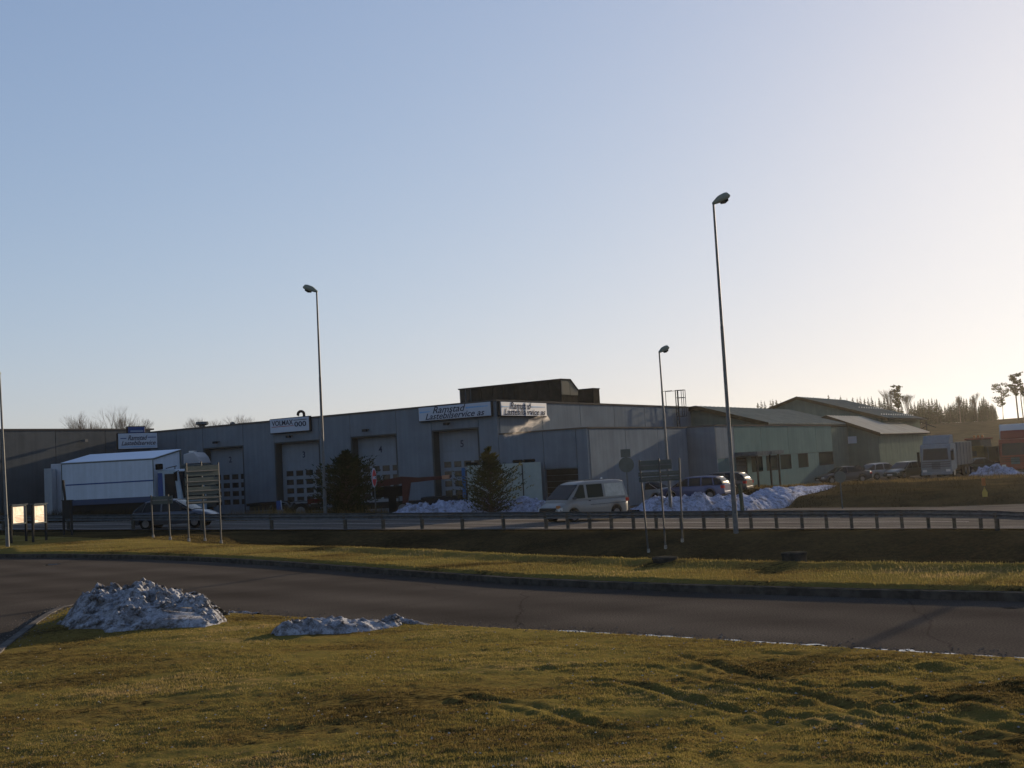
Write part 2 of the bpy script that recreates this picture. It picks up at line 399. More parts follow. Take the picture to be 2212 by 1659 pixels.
RUTS = [rut_line(r) for r in (
    [(620, 1500), (500, 1400), (470, 1300), (540, 1225), (700, 1160), (930, 1105), (1150, 1050), (1500, 1010), (1900, 1010), (2300, 1040)],
    [(420, 1500), (390, 1380), (400, 1260), (500, 1180), (680, 1120), (860, 1085), (1000, 1040)],
    [(-300, 880), (0, 905), (160, 945), (430, 1010), (760, 1075), (1100, 1100), (1500, 1180), (1900, 1290), (2300, 1380)],
    [(-500, 830), (-100, 790), (200, 800), (450, 880), (620, 915), (1000, 960), (1400, 1060), (2300, 1200)],
    [(300, 720), (640, 810), (1060, 915), (1400, 905), (1700, 970), (2100, 1045), (2300, 1080)],
    [(-900, 1010), (-500, 1060), (-100, 1180), (100, 1160), (300, 1100), (420, 1060)])]
ZONES = ('ground', 'yard', 'hill')
def terrain(x, y):
    x = np.asarray(x, float); y = np.asarray(y, float)
    P = np.stack([x, y], 1)
    ins = inside(P, POLY); db = poly_dist(P, KF); dn = poly_dist(P, KNr)
    far_y = np.interp(x, [p[0] for p in KF], [p[1] for p in KF])
    beyond = (y > far_y) & ~ins
    rz = np.zeros_like(x)
    # near grass
    rough = .5 + .5 * ss(-2, 4, x)
    rel = .06 * fbm(x * .4 + 5, y * .6, 2) + rough * (.042 * fbm(x * 1.3 + .6 * y, y * 2.6, 4) + (.03 + .04 * ss(0, 5, x)) * np.abs(fbm(x * 1.9 + y, y * 4.6, 4))) + .020 * fbm(x * 6, y * 11, 3)
    near = ZN + .03 + .03 * np.clip(dn, 0, 12) + rel * ss(0, .8, dn)
    # tyre ruts pressed in the turf on the right
    for rut in RUTS:
        dr = poly_dist(P, rut); k_ = ss(.0, .8, dn)
        near += (-.026 * np.exp(-(dr / .07) ** 2) + .016 * np.exp(-((dr - .15) / .06) ** 2)) * k_ * (.6 + .8 * (fbm(x * .9, y * .9, 2) + .5))
    # verge, ditch, embankment
    zr = zroad(x); s = rail_s(x, y); w = road_w(x)
    verge = .785 + .018 * fbm(x * .5, y * .9, 2) + .022 * fbm(x * 2.2, y * 5, 3) + .10 * np.exp(-((db - 2.6) / .35) ** 2) * ss(-9, -5, x)
    verge = ZN + (verge - ZN) * ss(.10, .34, db)
    depth = 1.85 * ss(-15, -6, x)
    floor = zr - depth + .08 * fbm(x * .4, y * .4, 3)
    tv = ss(3.0, 9, db)
    z = verge * (1 - tv) + floor * tv
    up = ss(-5.0, -.6, s)
    z = np.where(s > -5.0, z * (1 - up) + (zr - .04) * up, z)
    z = np.where((s > -.6) & (s <= w), zr - .06, z)
    zy = zyard(x)
    k = s - w
    right = ss(9, 14, x)
    rim = zy + right * .45 + .06 * fbm(x * .5, y * .5, 3)
    bank = zr - .06 + (rim - zr + .06) * (ss(0, 4.0, k) * (1 - .25 * right) + .25 * right * ss(3, 13, k)) + .10 * fbm(x * .9, y * .9, 3) * ss(0, 2, k)
    ke = 4 + 13 * right
    yard = bank * (1 - ss(ke, ke + 2.5, k)) + zy * ss(ke, ke + 2.5, k)
    z = np.where(k > 0, yard, z)
    az = x / np.maximum(y, 1)
    hz = ss(150, 250, y) * ss(.10, .30, az) * 7.3 + ss(130, 250, y) * .8 * fbm(x * .03, y * .03, 3)
    z = np.where(k > 0, z + np.where(y > 120, hz, 0), z)
    z = np.where(ins, ZN - .08, np.where(beyond, z, near))
    far = np.hypot(x, y)
    zone = np.where(beyond & (k > ke + .6) & (y < 140), 1, 0)
    zone = np.where(beyond & (y >= 140), 2, zone)
    scr = beyond & (k > 0) & (k <= ke + .6)
    return z, zone, scr, beyond & (s < 0) & (tv > .7)
def H(x, y): return float(terrain([x], [y])[0][0])
def on_ground(x, y, y0=9.0, y1=140.0):        # where the sight line of a picture point meets the terrain
    d = ray(x, y); Y = np.linspace(y0, y1, 2600)
    px = EYE.x + d.x / d.y * Y; pz = EYE.z + d.z / d.y * Y
    z = terrain(px, Y)[0]; i = np.argmax(pz <= z)
    return Vector((px[i], Y[i], z[i]))

def build_terrain():
    th = list(np.arange(-180, -36, 4.0)) + list(np.arange(-36, 36, .17)) + list(np.arange(36, 180, 4.0))
    th = np.radians(np.array(th)); rr = [.5, 2, 4, 6]
    while rr[-1] < 90: rr.append(rr[-1] * 1.0055)
    while rr[-1] < 2400: rr.append(rr[-1] * 1.06)
    rr = np.array(rr); A, Rr = np.meshgrid(th, rr)
    x = (np.sin(A) * Rr).ravel(); y = (np.cos(A) * Rr).ravel()
    z, zone, scr, dark = terrain(x, y)
    nr, na = A.shape
    i, j = np.meshgrid(np.arange(nr - 1), np.arange(na), indexing='ij')
    a = (i * na + j).ravel(); b = (i * na + (j + 1) % na).ravel()
    F = np.stack([a, b, b + na, a + na], 1)
    V = np.stack([x, y, z], 1)
    for zi, (nm, ms) in enumerate((('ground', [M_grass, M_scrub]), ('yard', [M_yard]), ('hill', [M_hill]))):
        fm = F[zone[F].max(1) == zi]
        used = np.unique(fm); rem = np.zeros(len(V), int); rem[used] = np.arange(len(used))
        me = bpy.data.meshes.new(nm)
        vv = V[used]; ff = rem[fm][:, ::-1]
        me.vertices.add(len(vv)); me.vertices.foreach_set('co', vv.astype('f').ravel())
        me.loops.add(ff.size); me.loops.foreach_set('vertex_index', ff.ravel().astype('i'))
        me.polygons.add(len(ff)); me.polygons.foreach_set('loop_start', np.arange(0, ff.size, 4).astype('i'))
        me.update(calc_edges=True)
        for q in ms: me.materials.append(q)
        if zi == 0: me.polygons.foreach_set('material_index', np.where((scr | dark)[fm].sum(1) > 2, 1, 0).astype('i'))
        me.polygons.foreach_set('use_smooth', np.ones(len(ff), bool))
        o = bpy.data.objects.new(nm, me); COL.objects.link(o); tag(o, kind='structure')
build_terrain()

# near road sheet
bm = bmesh.new(); bm.faces.new([bm.verts.new((x, y, ZN)) for x, y in POLY])
bmesh.ops.triangulate(bm, faces=bm.faces); me = bpy.data.meshes.new('side_road'); bm.to_mesh(me); bm.free(); me.materials.append(M_asph)
if me.polygons[0].normal.z < 0: me.flip_normals()
o = bpy.data.objects.new('side_road', me); COL.objects.link(o); tag(o, kind='structure')

def ribbon(name, left, right, m, kind='structure', dz=0):
    b = MB(); n = len(left)
    b.add([(*p[:2], p[2] + dz) for p in left] + [(*p[:2], p[2] + dz) for p in right], [(i, i + 1, n + i + 1, n + i) for i in range(n - 1)])
    o = b.build(name, m); tag(o, kind=kind)
    if o.data.polygons[0].normal.z < 0: o.data.flip_normals()
    return o
def offset_line(pts, d):
    out = []
    for i, p in enumerate(pts):
        a = Vector(pts[max(i - 1, 0)][:2]); b = Vector(pts[min(i + 1, len(pts) - 1)][:2]); t = (b - a).normalized()
        out.append((p[0] - t.y * d, p[1] + t.x * d))
    return out
# main road behind the guardrail
xs = np.linspace(-70, 45, 116)
def RP(x, s):                                  # point at rail abscissa x, s metres beyond the rail line
    return (x + .301 * s, rail_y(x) + .953 * s)
L_, R_ = [], []
for x in xs:
    a = RP(x, -.35); L_.append((*a, float(zroad(a[0]))))
    w = float(road_w(x + 3)); c = RP(x, w); R_.append((*c, float(zroad(c[0]))))
ribbon('main_road', L_, R_, M_asph2)
for s0, nm in ((.55, 'edge_line'), (4.6, 'centre_line'), (8.2, 'edge_line')):
    a = [(*RP(x, s0), float(zroad(RP(x, s0)[0]))) for x in xs if x < 14 or s0 < 5]
    b = [(*RP(x, s0 + .12), float(zroad(RP(x, s0 + .12)[0]))) for x in xs if x < 14 or s0 < 5]
    ribbon(nm, a, b, M_linew, dz=.008)
# kerbs: far side (with raised verge) and near-left corner
def kerb(name, line, w, h, z0, m, side=1):
    inner = line; outer = offset_line(line, w * side)
    b = MB(); n = len(line)
    v = [(*p, z0 - .1) for p in inner] + [(*p, z0 + h) for p in inner] + [(*p, z0 + h) for p in outer] + [(*p, z0 - .1) for p in outer]
    f = []
    for i in range(n - 1):
        for k in range(3): f.append((k * n + i, k * n + i + 1, (k + 1) * n + i + 1, (k + 1) * n + i))
    o = b.add(v, f).build(name, m); tag(o, kind='structure'); return o
kerb('kerb', KF[1:-1], .16, .13, ZN, mat('kerb_dark', (.05, .047, .042), .9, var=.3, scale=5), 1)
kn = KNr[10:]
kerb('kerb', kn, .12, .06, ZN, mat('kerb_pale', (.09, .085, .08), .8, var=.2, scale=4), 1)

# wet gutter and puddles along the near edge
def blob_strip(name, pts, widths, z, m):
    ctr = pts; a, b = [], []
    off1 = offset_line(pts, 1)
    for i, (p, q) in enumerate(zip(pts, off1)):
        d = Vector(q) - Vector(p); w = widths[i]
        a.append((p[0] + d.x * w, p[1] + d.y * w, z)); b.append((p[0] - d.x * w, p[1] - d.y * w, z))
    return ribbon(name, a, b, m, kind='structure')
def resample(px, n, z=ZN):
    P = [on_z(x, y, z) for x, y in px]; t = np.linspace(0, len(P) - 1, n)
    return [tuple(Vector(P[min(int(k), len(P) - 2)]).lerp(Vector(P[min(int(k) + 1, len(P) - 1)]), k - min(int(k), len(P) - 2))[:2]) for k in t]
def wob(n, w, seed):
    r_ = random.Random(seed); out = []
    for i in range(n):
        e = math.sin(math.pi * i / (n - 1)) ** .4; out.append(w * e * max(0.0, mnoise.noise(Vector((i * .27, seed * 1.7, 0))) * 2.4 + .35))
    return out
for px, n, w, sd_ in (([(1560, 1382), (1800, 1397), (2000, 1410), (2240, 1424)], 60, .07, 3), ([(1150, 1360), (1350, 1371), (1500, 1379)], 40, .05, 5),
                      ([(1640, 1388), (1720, 1393), (1800, 1398)], 30, .08, 9), ([(900, 1349), (1000, 1354), (1120, 1360)], 30, .04, 15)):
    p = resample(px, n); blob_strip('puddle', p, wob(n, w, sd_), ZN + .006, M_water)
p = resample([(68, 1221), (95, 1219), (122, 1220)], 16); blob_strip('puddle', p, wob(16, .22, 21), ZN + .006, M_water)
p = resample([(2120, 1312), (2180, 1314), (2240, 1316)], 16); blob_strip('puddle', p, wob(16, .06, 25), ZN + .006, M_water)

# grass blades in front and on the verge
def blades(name, n, sampler, hmin, hmax, wd, m, lean=.6):
    x, y = sampler(n)
    z, zone, scr, dk = terrain(x, y); n = len(x)
    ang = rng.uniform(0, 2 * np.pi, n); ln = rng.uniform(hmin, hmax, n) * (.7 + .6 * (fbm(x * .8, y * .8, 2) + .5))
    la = rng.uniform(0, 2 * np.pi, n); le = rng.uniform(.2, 1, n) * lean
    dx = np.cos(ang) * wd / 2; dy = np.sin(ang) * wd / 2
    a = np.stack([x - dx, y - dy, z - .01], 1); b = np.stack([x + dx, y + dy, z - .01], 1)
    c = np.stack([x + np.cos(la) * ln * le, y + np.sin(la) * ln * le, z + ln * np.sqrt(1 - (le * .9) ** 2)], 1)
    V = np.stack([a, b, c], 1).reshape(-1, 3)
    me = bpy.data.meshes.new(name); me.vertices.add(len(V)); me.vertices.foreach_set('co', V.astype('f').ravel())
    me.loops.add(3 * n); me.loops.foreach_set('vertex_index', np.arange(3 * n, dtype='i'))
    me.polygons.add(n); me.polygons.foreach_set('loop_start', np.arange(0, 3 * n, 3, dtype='i')); me.update(calc_edges=True)
    me.materials.append(m); o = bpy.data.objects.new(name, me); COL.objects.link(o); tag(o, kind='stuff'); return o
def near_sampler(n):
    u = rng.random(n * 2); d = 7.0 * (26 / 7.0) ** (u ** 1.0); k = rng.uniform(-.56, .56, n * 2)
    x = k * d; y = d; P = np.stack([x, y], 1)
    ok = ~inside(P, POLY) & (y < np.interp(x, [p[0] for p in KF], [p[1] for p in KF])) & (poly_dist(P, KNr) > .03)
    ok &= rng.random(len(x)) < ss(-.28, .1, fbm(x * 1.1, y * 2.0, 3) + .12)
    return x[ok][:n], y[ok][:n]
def verge_sampler(n):
    d = rng.uniform(14, 50, n * 3); k = rng.uniform(-.55, .55, n * 3); x = k * d; y = d; P = np.stack([x, y], 1)
    db = poly_dist(P, KF); ok = ~inside(P, POLY) & (y > np.interp(x, [p[0] for p in KF], [p[1] for p in KF])) & (db > .12) & ((db < 4.5) | (x < -6)) & (rail_s(x, y) < -.3)
    return x[ok][:n], y[ok][:n]
o = blades('grass', 330000, near_sampler, .012, .030, .012, M_blade, 1.05); tag(o, 'short matted yellow green lawn in front of the road')
o = blades('grass', 70000, verge_sampler, .02, .06, .02, M_blade, .9); tag(o, 'low grass on the raised verge across the road')
def scrub_sampler(n):
    x = rng.uniform(9, 60, n * 3); y = rng.uniform(52, 92, n * 3); k = rail_s(x, y) - road_w(x)
    ok = (k > .2) & (k < 17) & (rng.random(len(x)) < .4 + fbm(x * .6, y * .6, 3)); return x[ok][:n], y[ok][:n]
o = blades('dry_grass', 45000, scrub_sampler, .10, .32, .03, M_scrub, .6); tag(o, 'dark brown scrub and dead grass on the bank below the parking area')
def rim_sampler(n):
    x = rng.uniform(16, 60, n * 6); y = rng.uniform(75, 105, n * 6); k = rail_s(x, y) - road_w(x)
    ok = (k > 13) & (k < 18); return x[ok][:n], y[ok][:n]
o = blades('dry_grass', 14000, rim_sampler, .06, .22, .04, M_drystem, .6); tag(o, 'golden dead grass along the rim of the bank below the parked cars')
def weed_sampler(n):
    P0 = at(520, 1100, 64); P1 = at(800, 1100, 66)
    x = rng.uniform(P0.x - 1, P1.x + 1, n); y = rng.uniform(63.5, 68, n) - .3 * (x + 12) * 0
    return x, y
o = blades('weeds', 6000, weed_sampler, .25, .85, .03, M_drystem, .45); tag(o, 'tall dry weeds behind the guardrail beside the lamp post')
def bushes_left(n):
    P0 = at(0, 1100, 66); P1 = at(330, 1100, 66)
    x = rng.uniform(P0.x - 3, P1.x, n); y = rng.uniform(66, 69, n); return x, y
o = blades('weeds', 7000, bushes_left, .3, .9, .03, M_scrub, .5); tag(o, 'dark dead weeds at the foot of the white truck')

def flakes(name, x, y, lo, hi, m, label, tall=.5):
    z = terrain(x, y)[0]; ins = inside(np.stack([x, y], 1), POLY); z = np.where(ins, ZN + .002, z + .012); V = []; F = []
    r_ = random.Random(5)
    for i in range(len(x)):
        a = r_.uniform(0, 6.28); q = r_.uniform(lo, hi); k = len(V)
        for j in range(4):
            aa = a + j * 1.57 + r_.uniform(-.3, .3); V.append((x[i] + math.cos(aa) * q * r_.uniform(.6, 1.1), y[i] + math.sin(aa) * q, z[i] + r_.uniform(0, .3) * q))
        V.append((x[i], y[i], z[i] + q * tall)); F += [(k, k + 1, k + 4), (k + 1, k + 2, k + 4), (k + 2, k + 3, k + 4), (k + 3, k, k + 4)]
    b = MB(); b.add(V, F); o = b.build(name, m, fix=False); tag(o, label, kind='stuff'); return o
lx, ly = near_sampler(2600)
flakes('dead_leaves', lx[:1500], ly[:1500], .012, .03, mat('leaf_brown', (.16, .10, .05), .8, second=(.05, .035, .02), scale=3), 'scattered dead leaves on the front lawn', .3)
flakes('pebbles', lx[1500:], ly[1500:], .008, .018, mat('pebble_pale', (.30, .29, .27), .8, second=(.12, .11, .10), scale=3), 'pale grit spread over the lawn', .8)
def grit_sampler(n):
    i = rng.integers(2, len(KNr) - 5, n); t = rng.random(n); A = np.array(KNr); p = A[i] * (1 - t[:, None]) + A[i + 1] * t[:, None]
    return p[:, 0] + rng.normal(0, .22, n), p[:, 1] + rng.normal(.12, .22, n)
gx, gy = grit_sampler(2600); flakes('gravel', gx, gy, .008, .022, mat('gravel_grey', (.13, .12, .11), .85, second=(.05, .045, .04), scale=3), 'grit swept along the road edge', .8)
# ------------------------------------------------------------------ guardrail
rail = thing('guardrail', (0, 0, 0), 0, 'long grey steel guardrail on many posts along the near edge of the main road', 'guardrail')
def rail_pt(px):
    return on_line(px, (-21.1, rail_y(-21.1)), (16.8, rail_y(16.8)))
prof = [(.0, 0), (.0, .02), (.07, .06), (.07, .11), (0, .145), (0, .165), (.07, .20), (.07, .25), (0, .29), (0, .31)]
def beam(p, q, dz0=0., dz1=0.):
    p = Vector(p); q = Vector(q); t = (q - p).normalized(); nrm = Vector((-t.y, t.x, 0))
    b = MB(); n = len(prof)
    rings = []
    for c in (p - t * .12, q + t * .12):
        rings.append([c + nrm * (d - .10) + Vector((0, 0, h - .31)) for d, h in prof] + [c + nrm * (d - .106) + Vector((0, 0, h - .31)) for d, h in prof[::-1]])
    return b.loft(rings).build('rail_beam', M_galvd, rail)
xr = [-45 + 4 * i * .953 for i in range(17)]
pts = [Vector((x, rail_y(x), float(zroad(x)) + .76)) for x in xr if x < 18.5]
e = pts[-1]; pts += [e + Vector((2.6, -1.6, -.12)), e + Vector((4.6, -4.2, -.25)), e + Vector((6.0, -7.6, -.4))]
for a, b in zip(pts, pts[1:]): beam(a, b)
pb = MB()
pb.box(-.05, .05, -.055, -.045, -.7, .74); pb.box(-.05, .05, .045, .055, -.7, .74); pb.box(-.004, .004, -.045, .045, -.7, .74); pb.box(-.045, .045, -.11, -.055, .5, .70)
post0 = pb.build('post', mat('post_steel', (.07, .068, .06), .6, var=.2, scale=8), rail)
cols = [-120, 5, 145, 285, 434, 584, 743, 825, 909, 996, 1085, 1177, 1224, 1271, 1318, 1366, 1415, 1469, 1518, 1568, 1620, 1675, 1730, 1783, 1837, 1892, 1946, 2003, 2059, 2116]
for i, c in enumerate(cols):
    p = rail_pt(c); o = post0 if i == 0 else post0.copy()
    if i: COL.objects.link(o)
    o.location = (p[0] + .02, p[1] + .05, float(zroad(p[0])) - .02); o.rotation_euler = (0, R(random.uniform(-.8, .8)), -.306)
    o.scale = (1.35, 1.2, 1)
for v in pts[-3:]:
    o = post0.copy(); COL.objects.link(o); o.location = v + Vector((0, .05, -.8)); o.rotation_euler = (0, 0, -.9)

# ------------------------------------------------------------------ lamps
def lamp(base, top, head_dir, label, hl=.75, r_=.085, hs=1.0, arm=0.0):
    t = thing('street_lamp', base, 0, label, 'street lamp', 'street lamps')
    d = Vector(top) - Vector(base); h = d.length
    b = MB(); L1 = d * .16
    b.tube([Vector((0, 0, -.3)), L1], [r_ * 1.25, r_ * 1.2], 12); b.tube([L1, d * .62], [r_, r_ * .85], 12); b.tube([d * .62, d], [r_ * .75, r_ * .55], 12)
    smooth_by_angle(b.build('pole', M_galv, t))
    b = MB(); b.box(-.05, .05, -r_ * 1.35, -r_ * 1.2, .8, 1.3); b.build('hatch', M_galvd, t)
    hd = Vector(head_dir).normalized(); up = Vector((0, 0, 1)); sd2 = hd.cross(up).normalized(); upp = sd2.cross(hd)
    rings = []
    for s_, w, zt, zb in ((-.06, .06, .03, -.07), (.1, .09, .09, -.09), (.4, .17, .19, -.11), (.75, .19, .21, -.12), (.95, .16, .17, -.09), (1.05, .09, .04, -.04)):
        c = d + hd * s_ * hl; w *= hs; zt *= hs; zb *= hs
        rings.append([c + sd2 * w * a_ + upp * (zt if b_ > 0 else zb) * abs(b_) for a_, b_ in ((-1, -.3), (-.9, .3), (-.5, .95), (.5, .95), (.9, .3), (1, -.3), (.7, -1), (-.7, -1))])
    hd_o = MB().loft(rings).build('lamp_head', M_head, t, smooth=True)
    b = MB(); c = d + hd * .62 * hl - upp * .12 * hs
    b.tube([c - hd * .24 * hl, c, c + hd * .24 * hl], [.07 * hs, .12 * hs, .07 * hs], 8); b.build('lens', M_glass, hd_o)
    return t
bp_ = on_ground(1590, 1151, 30, 60); lamp(bp_, at(1541, 438, bp_.y), (1, .15, .42), 'tallest street lamp in front of the guardrail, right of the double sign posts', .75)
bp_ = at(704, 1138, 63.6); bp_.z = H(bp_.x, bp_.y); lamp(bp_, at(684, 629, bp_.y), (-1, .3, .42), 'street lamp with its head to the left, beside the dark spruce', .85)
bp_ = on_ground(1449, 1099, 52, 70); bp_ = at(1449, 1099, 62); bp_.z = min(bp_.z, H(bp_.x, bp_.y)); lamp(bp_, at(1424, 760, 62), (1, .2, .42), 'shorter street lamp standing in the snow bank behind the guardrail', .6, .075, .9)
bp_ = on_ground(17, 1181, 30, 50); lamp(bp_, at(-1, 806, bp_.y), (-.3, -.9, .3), 'street lamp at the left edge beside the notice boards', .5, .06, .85)

bp_ = Vector((6.3 + .616 * 26, 16.3 + .788 * 26, 0)); bp_.z = H(bp_.x, bp_.y); lamp(bp_, bp_ + Vector((-.2, 0, 11.5)), (-1, .2, .42), 'street lamp beyond the right edge of the picture', .75, .10)
# ------------------------------------------------------------------ notice boards and sign frames on the verge
def notice_board(x0, y0, az, label, w=.86, h=.84, dark=False, leg=.78, group='notice boards on the verge', Y=None):
    b0 = on_ground(x0, y0, 30, 56)
    if Y: b0 = at(x0, y0, Y); b0.z = H(b0.x, b0.y)
    t = thing('notice_board', b0, -R(az), label, 'notice board', group)   # board faces local -y ... rotated
    for sx in (-1, 1):
        b = MB(); b.box(sx * w / 2 - .04, sx * w / 2 + .04, -.04, .04, -.2, leg + h); b.build('post', M_dark, t)
    b = MB(); z0 = leg; z1 = leg + h; hw = w / 2 - .04
    b.box(-hw, hw, -.03, .05, z0, z0 + .06); b.box(-hw, hw, -.03, .05, z1 - .06, z1); b.box(-hw, -hw + .05, -.03, .05, z0 + .06, z1 - .06); b.box(hw - .05, hw, -.03, .05, z0 + .06, z1 - .06)
    b.box(-hw, hw, -.06, -.03, z0, z1)
    b.box(-hw - .08, hw + .08, -.08, .10, z1 + .002, z1 + .03)
    b.build('frame', M_dark if dark else M_galvd, t)
    b = MB(); b.box(-hw + .05, hw - .05, -.028, .0, z0 + .06, z1 - .06)
    b.build('poster', M_dark if dark else mat('poster_paper', (.80, .74, .66), .4, scale=3, second=(.60, .50, .42), coat=.8), t)
    if not dark:
        q = MB()
        for k in range(5): q.box(-hw + .1, -hw + .1 + (w - .3) * (.5 + .5 * random.random()), .001, .004, z0 + .12 + k * .06, z0 + .14 + k * .06)
        q.build('print', mat('print_brown', (.25, .12, .08), .5), t)
    return t
notice_board(41, 1170, 97, 'notice board with bright poster nearest the left lamp post', w=1.15, Y=48.8)
notice_board(86, 1164, 94, 'notice board with bright poster, second from the left', w=1.15, Y=48.6)
notice_board(147, 1156, 40, 'dark unlit notice board, third from the left', w=.75, dark=True)

def sign_frame(bases, panels, label, rails=(), pr=.036, m=M_signback, tops=None):
    B = [on_ground(x, y, 25, 60) for x, y in bases]
    o0 = B[0]; t = thing('sign', o0, 0, label, 'road sign')
    for i, p in enumerate(B):
        top = at(*tops[i], p.y) - o0
        b = MB(); b.tube([p - o0 - Vector((0, 0, .3)), top], pr, 8); smooth_by_angle(b.build('post', mat('sign_post', (.055, .06, .062), .5), t))
        b = MB(); b.tube([p - o0 - Vector((0, 0, .05)), p - o0 + Vector((0, 0, .12))], [pr * 2, pr * 1.6], 8); b.build('foot', M_concrete, t)
    for (x0, y0, x1, y1, dy, ribs) in panels:   # picture corners at the depth line of the posts
        def dep(x):
            xa, xb = bases[0][0], bases[-1][0]; k = (x - xa) / (xb - xa); return B[0].y + (B[-1].y - B[0].y) * k + dy
        sl_ = -.055 * (x1 - x0)
        c = [at(x0, y0, dep(x0)), at(x1, y0 + sl_, dep(x1)), at(x1 + .055 * (y1 - y0), y1 + sl_, dep(x1)), at(x0 + .055 * (y1 - y0), y1, dep(x0))]
        c = [q - o0 for q in c]; n_ = (c[1] - c[0]).cross(c[3] - c[0]).normalized() * .018
        b = MB(); b.add([q - n_ for q in c] + [q + n_ for q in c], [(0, 1, 2, 3), (7, 6, 5, 4), (0, 4, 5, 1), (1, 5, 6, 2), (2, 6, 7, 3), (3, 7, 4, 0)])
        pn = b.build('panel', m, t)
        nn = n_.normalized() * (-1 if n_.y > 0 else 1)
        for k in range(ribs):
            f_ = (k + .5) / ribs; p0 = c[0].lerp(c[3], f_) + nn * .045; p1 = c[1].lerp(c[2], f_) + nn * .045
            b = MB(); b.bar(p0, p1, .03, .04); b.build('rib', M_galv, pn)
    return t
sign_frame([(408, 1169), (443, 1168), (478, 1173)], [(399, 1008, 471, 1030, .12, 1), (399, 1033, 473, 1050, .12, 1), (400, 1053, 474, 1070, .12, 1), (401, 1073, 477, 1081, .12, 1), (402, 1083, 477, 1090, .12, 1)],
           'tall direction sign seen from behind, grey panels on three posts', tops=[(402, 1000), (434, 997), (471, 999)])
sign_frame([(331, 1161), (368, 1166)], [(326, 1073, 372, 1090, .12, 1)], 'small direction sign seen from behind, one grey panel on two posts', tops=[(326, 1070), (363, 1068)])
sign_frame([(1401, 1192), (1438, 1184), (1474, 1170)], [(1379, 996, 1450, 1017, .12, 1), (1379, 1021, 1466, 1030, .12, 1), (1380, 1032, 1466, 1042, .12, 1)],
           'direction sign frame on three tall posts, right of the van', tops=[(1381, 994), (1423, 990), (1467, 989)])

# round and square signs seen from behind, and the edge-on ones
def round_sign(px, base_y, disc_c, r_px, Y, label, extra=None, face=None, yaw=0, m=M_signback, halfw=None, base_m=M_galvd, pr=.035):
    b0 = at(px, base_y, Y); b0.z = min(b0.z, H(b0.x, b0.y)); t = thing('sign', b0, 0, label, 'road sign')
    c = at(*disc_c, Y) - b0; rr_ = r_px * Y / 2400
    b = MB(); b.tube([Vector((0, 0, -.3)), c + Vector((0, .06, rr_ * .9))], pr, 8); smooth_by_angle(b.build('post', base_m, t))
    ax = Vector((math.sin(R(yaw)), -math.cos(R(yaw)), 0))
    b = MB(); b.disc(c, ax, rr_, 24, .02); b.build('disc', m, t)
    if face:
        b = MB(); b.disc(c + ax * .013, ax, rr_ * .985, 24, .004); b.build('border', M_white, t)
        b = MB(); b.disc(c + ax * .018, ax, rr_ * .84, 24, .004); b.build('face', M_red, t)
        b = MB(); sd3 = ax.cross(Vector((0, 0, 1))).normalized(); p = c + ax * .024
        b.bar(p - sd3 * rr_ * .62, p + sd3 * rr_ * .62, .012, rr_ * .3); b.build('white_bar', M_white, t)
    if extra:
        x0, y0, x1, y1 = extra; q = [at(x0, y0, Y) - b0, at(x1, y1, Y) - b0]
        b = MB(); b.box(q[0].x, q[1].x, -.03, .0, q[1].z, q[0].z); b.build('plate', M_signback, t)
    return t
round_sign(1359, 1100, (1353, 1004), 16.5, 62, 'round road sign seen from behind with a small square plate above, behind the van', (1340, 971, 1362, 987))
round_sign(1820, 1098, (1815, 1030), 12.5, 64, 'round road sign seen from behind on the brown bank below the black sedan')
round_sign(812, 1104, (808, 1032), 21, 64, 'narrow edge-on red and white road sign on a grey post between the spruces', face=True, yaw=84, m=M_white)
# blue edge-on sign by the flatbed
b0 = at(612, 1108, 64.5); b0.z = H(b0.x, b0.y); t = thing('sign', b0, 0, 'small edge-on blue sign on a thin post in front of the flatbed truck', 'road sign')
MB().tube([(0, 0, -.2), (-.08, 0, .95)], .03, 8).build('post', M_galv, t)
MB().bar((-.08, -.02, .62), (-.11, -.02, 1.18), .05, .03).build('edge', M_white, t); MB().box(-.38, -.12, .0, .02, .62, 1.15).build('panel', M_blue, t)
# bollard in snow, yellow marker, leaning stick
b0 = at(1603, 1083, 61); b0.z = H(b0.x, b0.y); t = thing('marker_post', b0, 0, 'dark green thick marker post in the snow bank right of the tallest lamp', 'marker post')
top = at(1598, 1046, 61) - b0; smooth_by_angle(MB().tube([(0, 0, -.2), top], .11, 12).build('post', mat('post_green', (.05, .065, .05), .7), t)); MB().tube([top, top + Vector((0, 0, .06))], [.125, .10], 12).build('cap', M_dark, t)
b0 = on_ground(2128, 1077, 58, 90); t = thing('marker_post', b0, 0, 'small yellow marker with an orange plate on the brown bank', 'marker post')
zt = .55
MB().loft([[(-.03, -.02, 0), (.03, -.02, 0), (.03, .02, 0), (-.03, .02, 0)], [(-.03, -.02, zt - .45), (.03, -.02, zt - .45), (.03, .02, zt - .45), (-.03, .02, zt - .45)]]).build('stake', M_dark, t)
MB().prism([(-.14, zt - .45), (.14, zt - .45), (.17, zt - .2), (.0, zt + .1), (-.15, zt - .2)], -.03, .0).build('reflector', M_yellow, t)
MB().box(-.10, .10, .0, .05, zt + .2, zt + .65).build('upper_plate', M_orange, t)
b0 = at(147, 1112, 62); b0.z = H(b0.x, b0.y); t = thing('leaning_stake', b0, 0, 'dark leaning wooden snow stake in front of the white truck', 'stake')
tp = at(136, 1037, 62) - b0; MB().bar((0, 0, -.3), tp, .12, .10).build('stake', M_dark, t); MB().bar(tp * .93, tp * 1.0, .135, .11).build('band', M_dark, t)

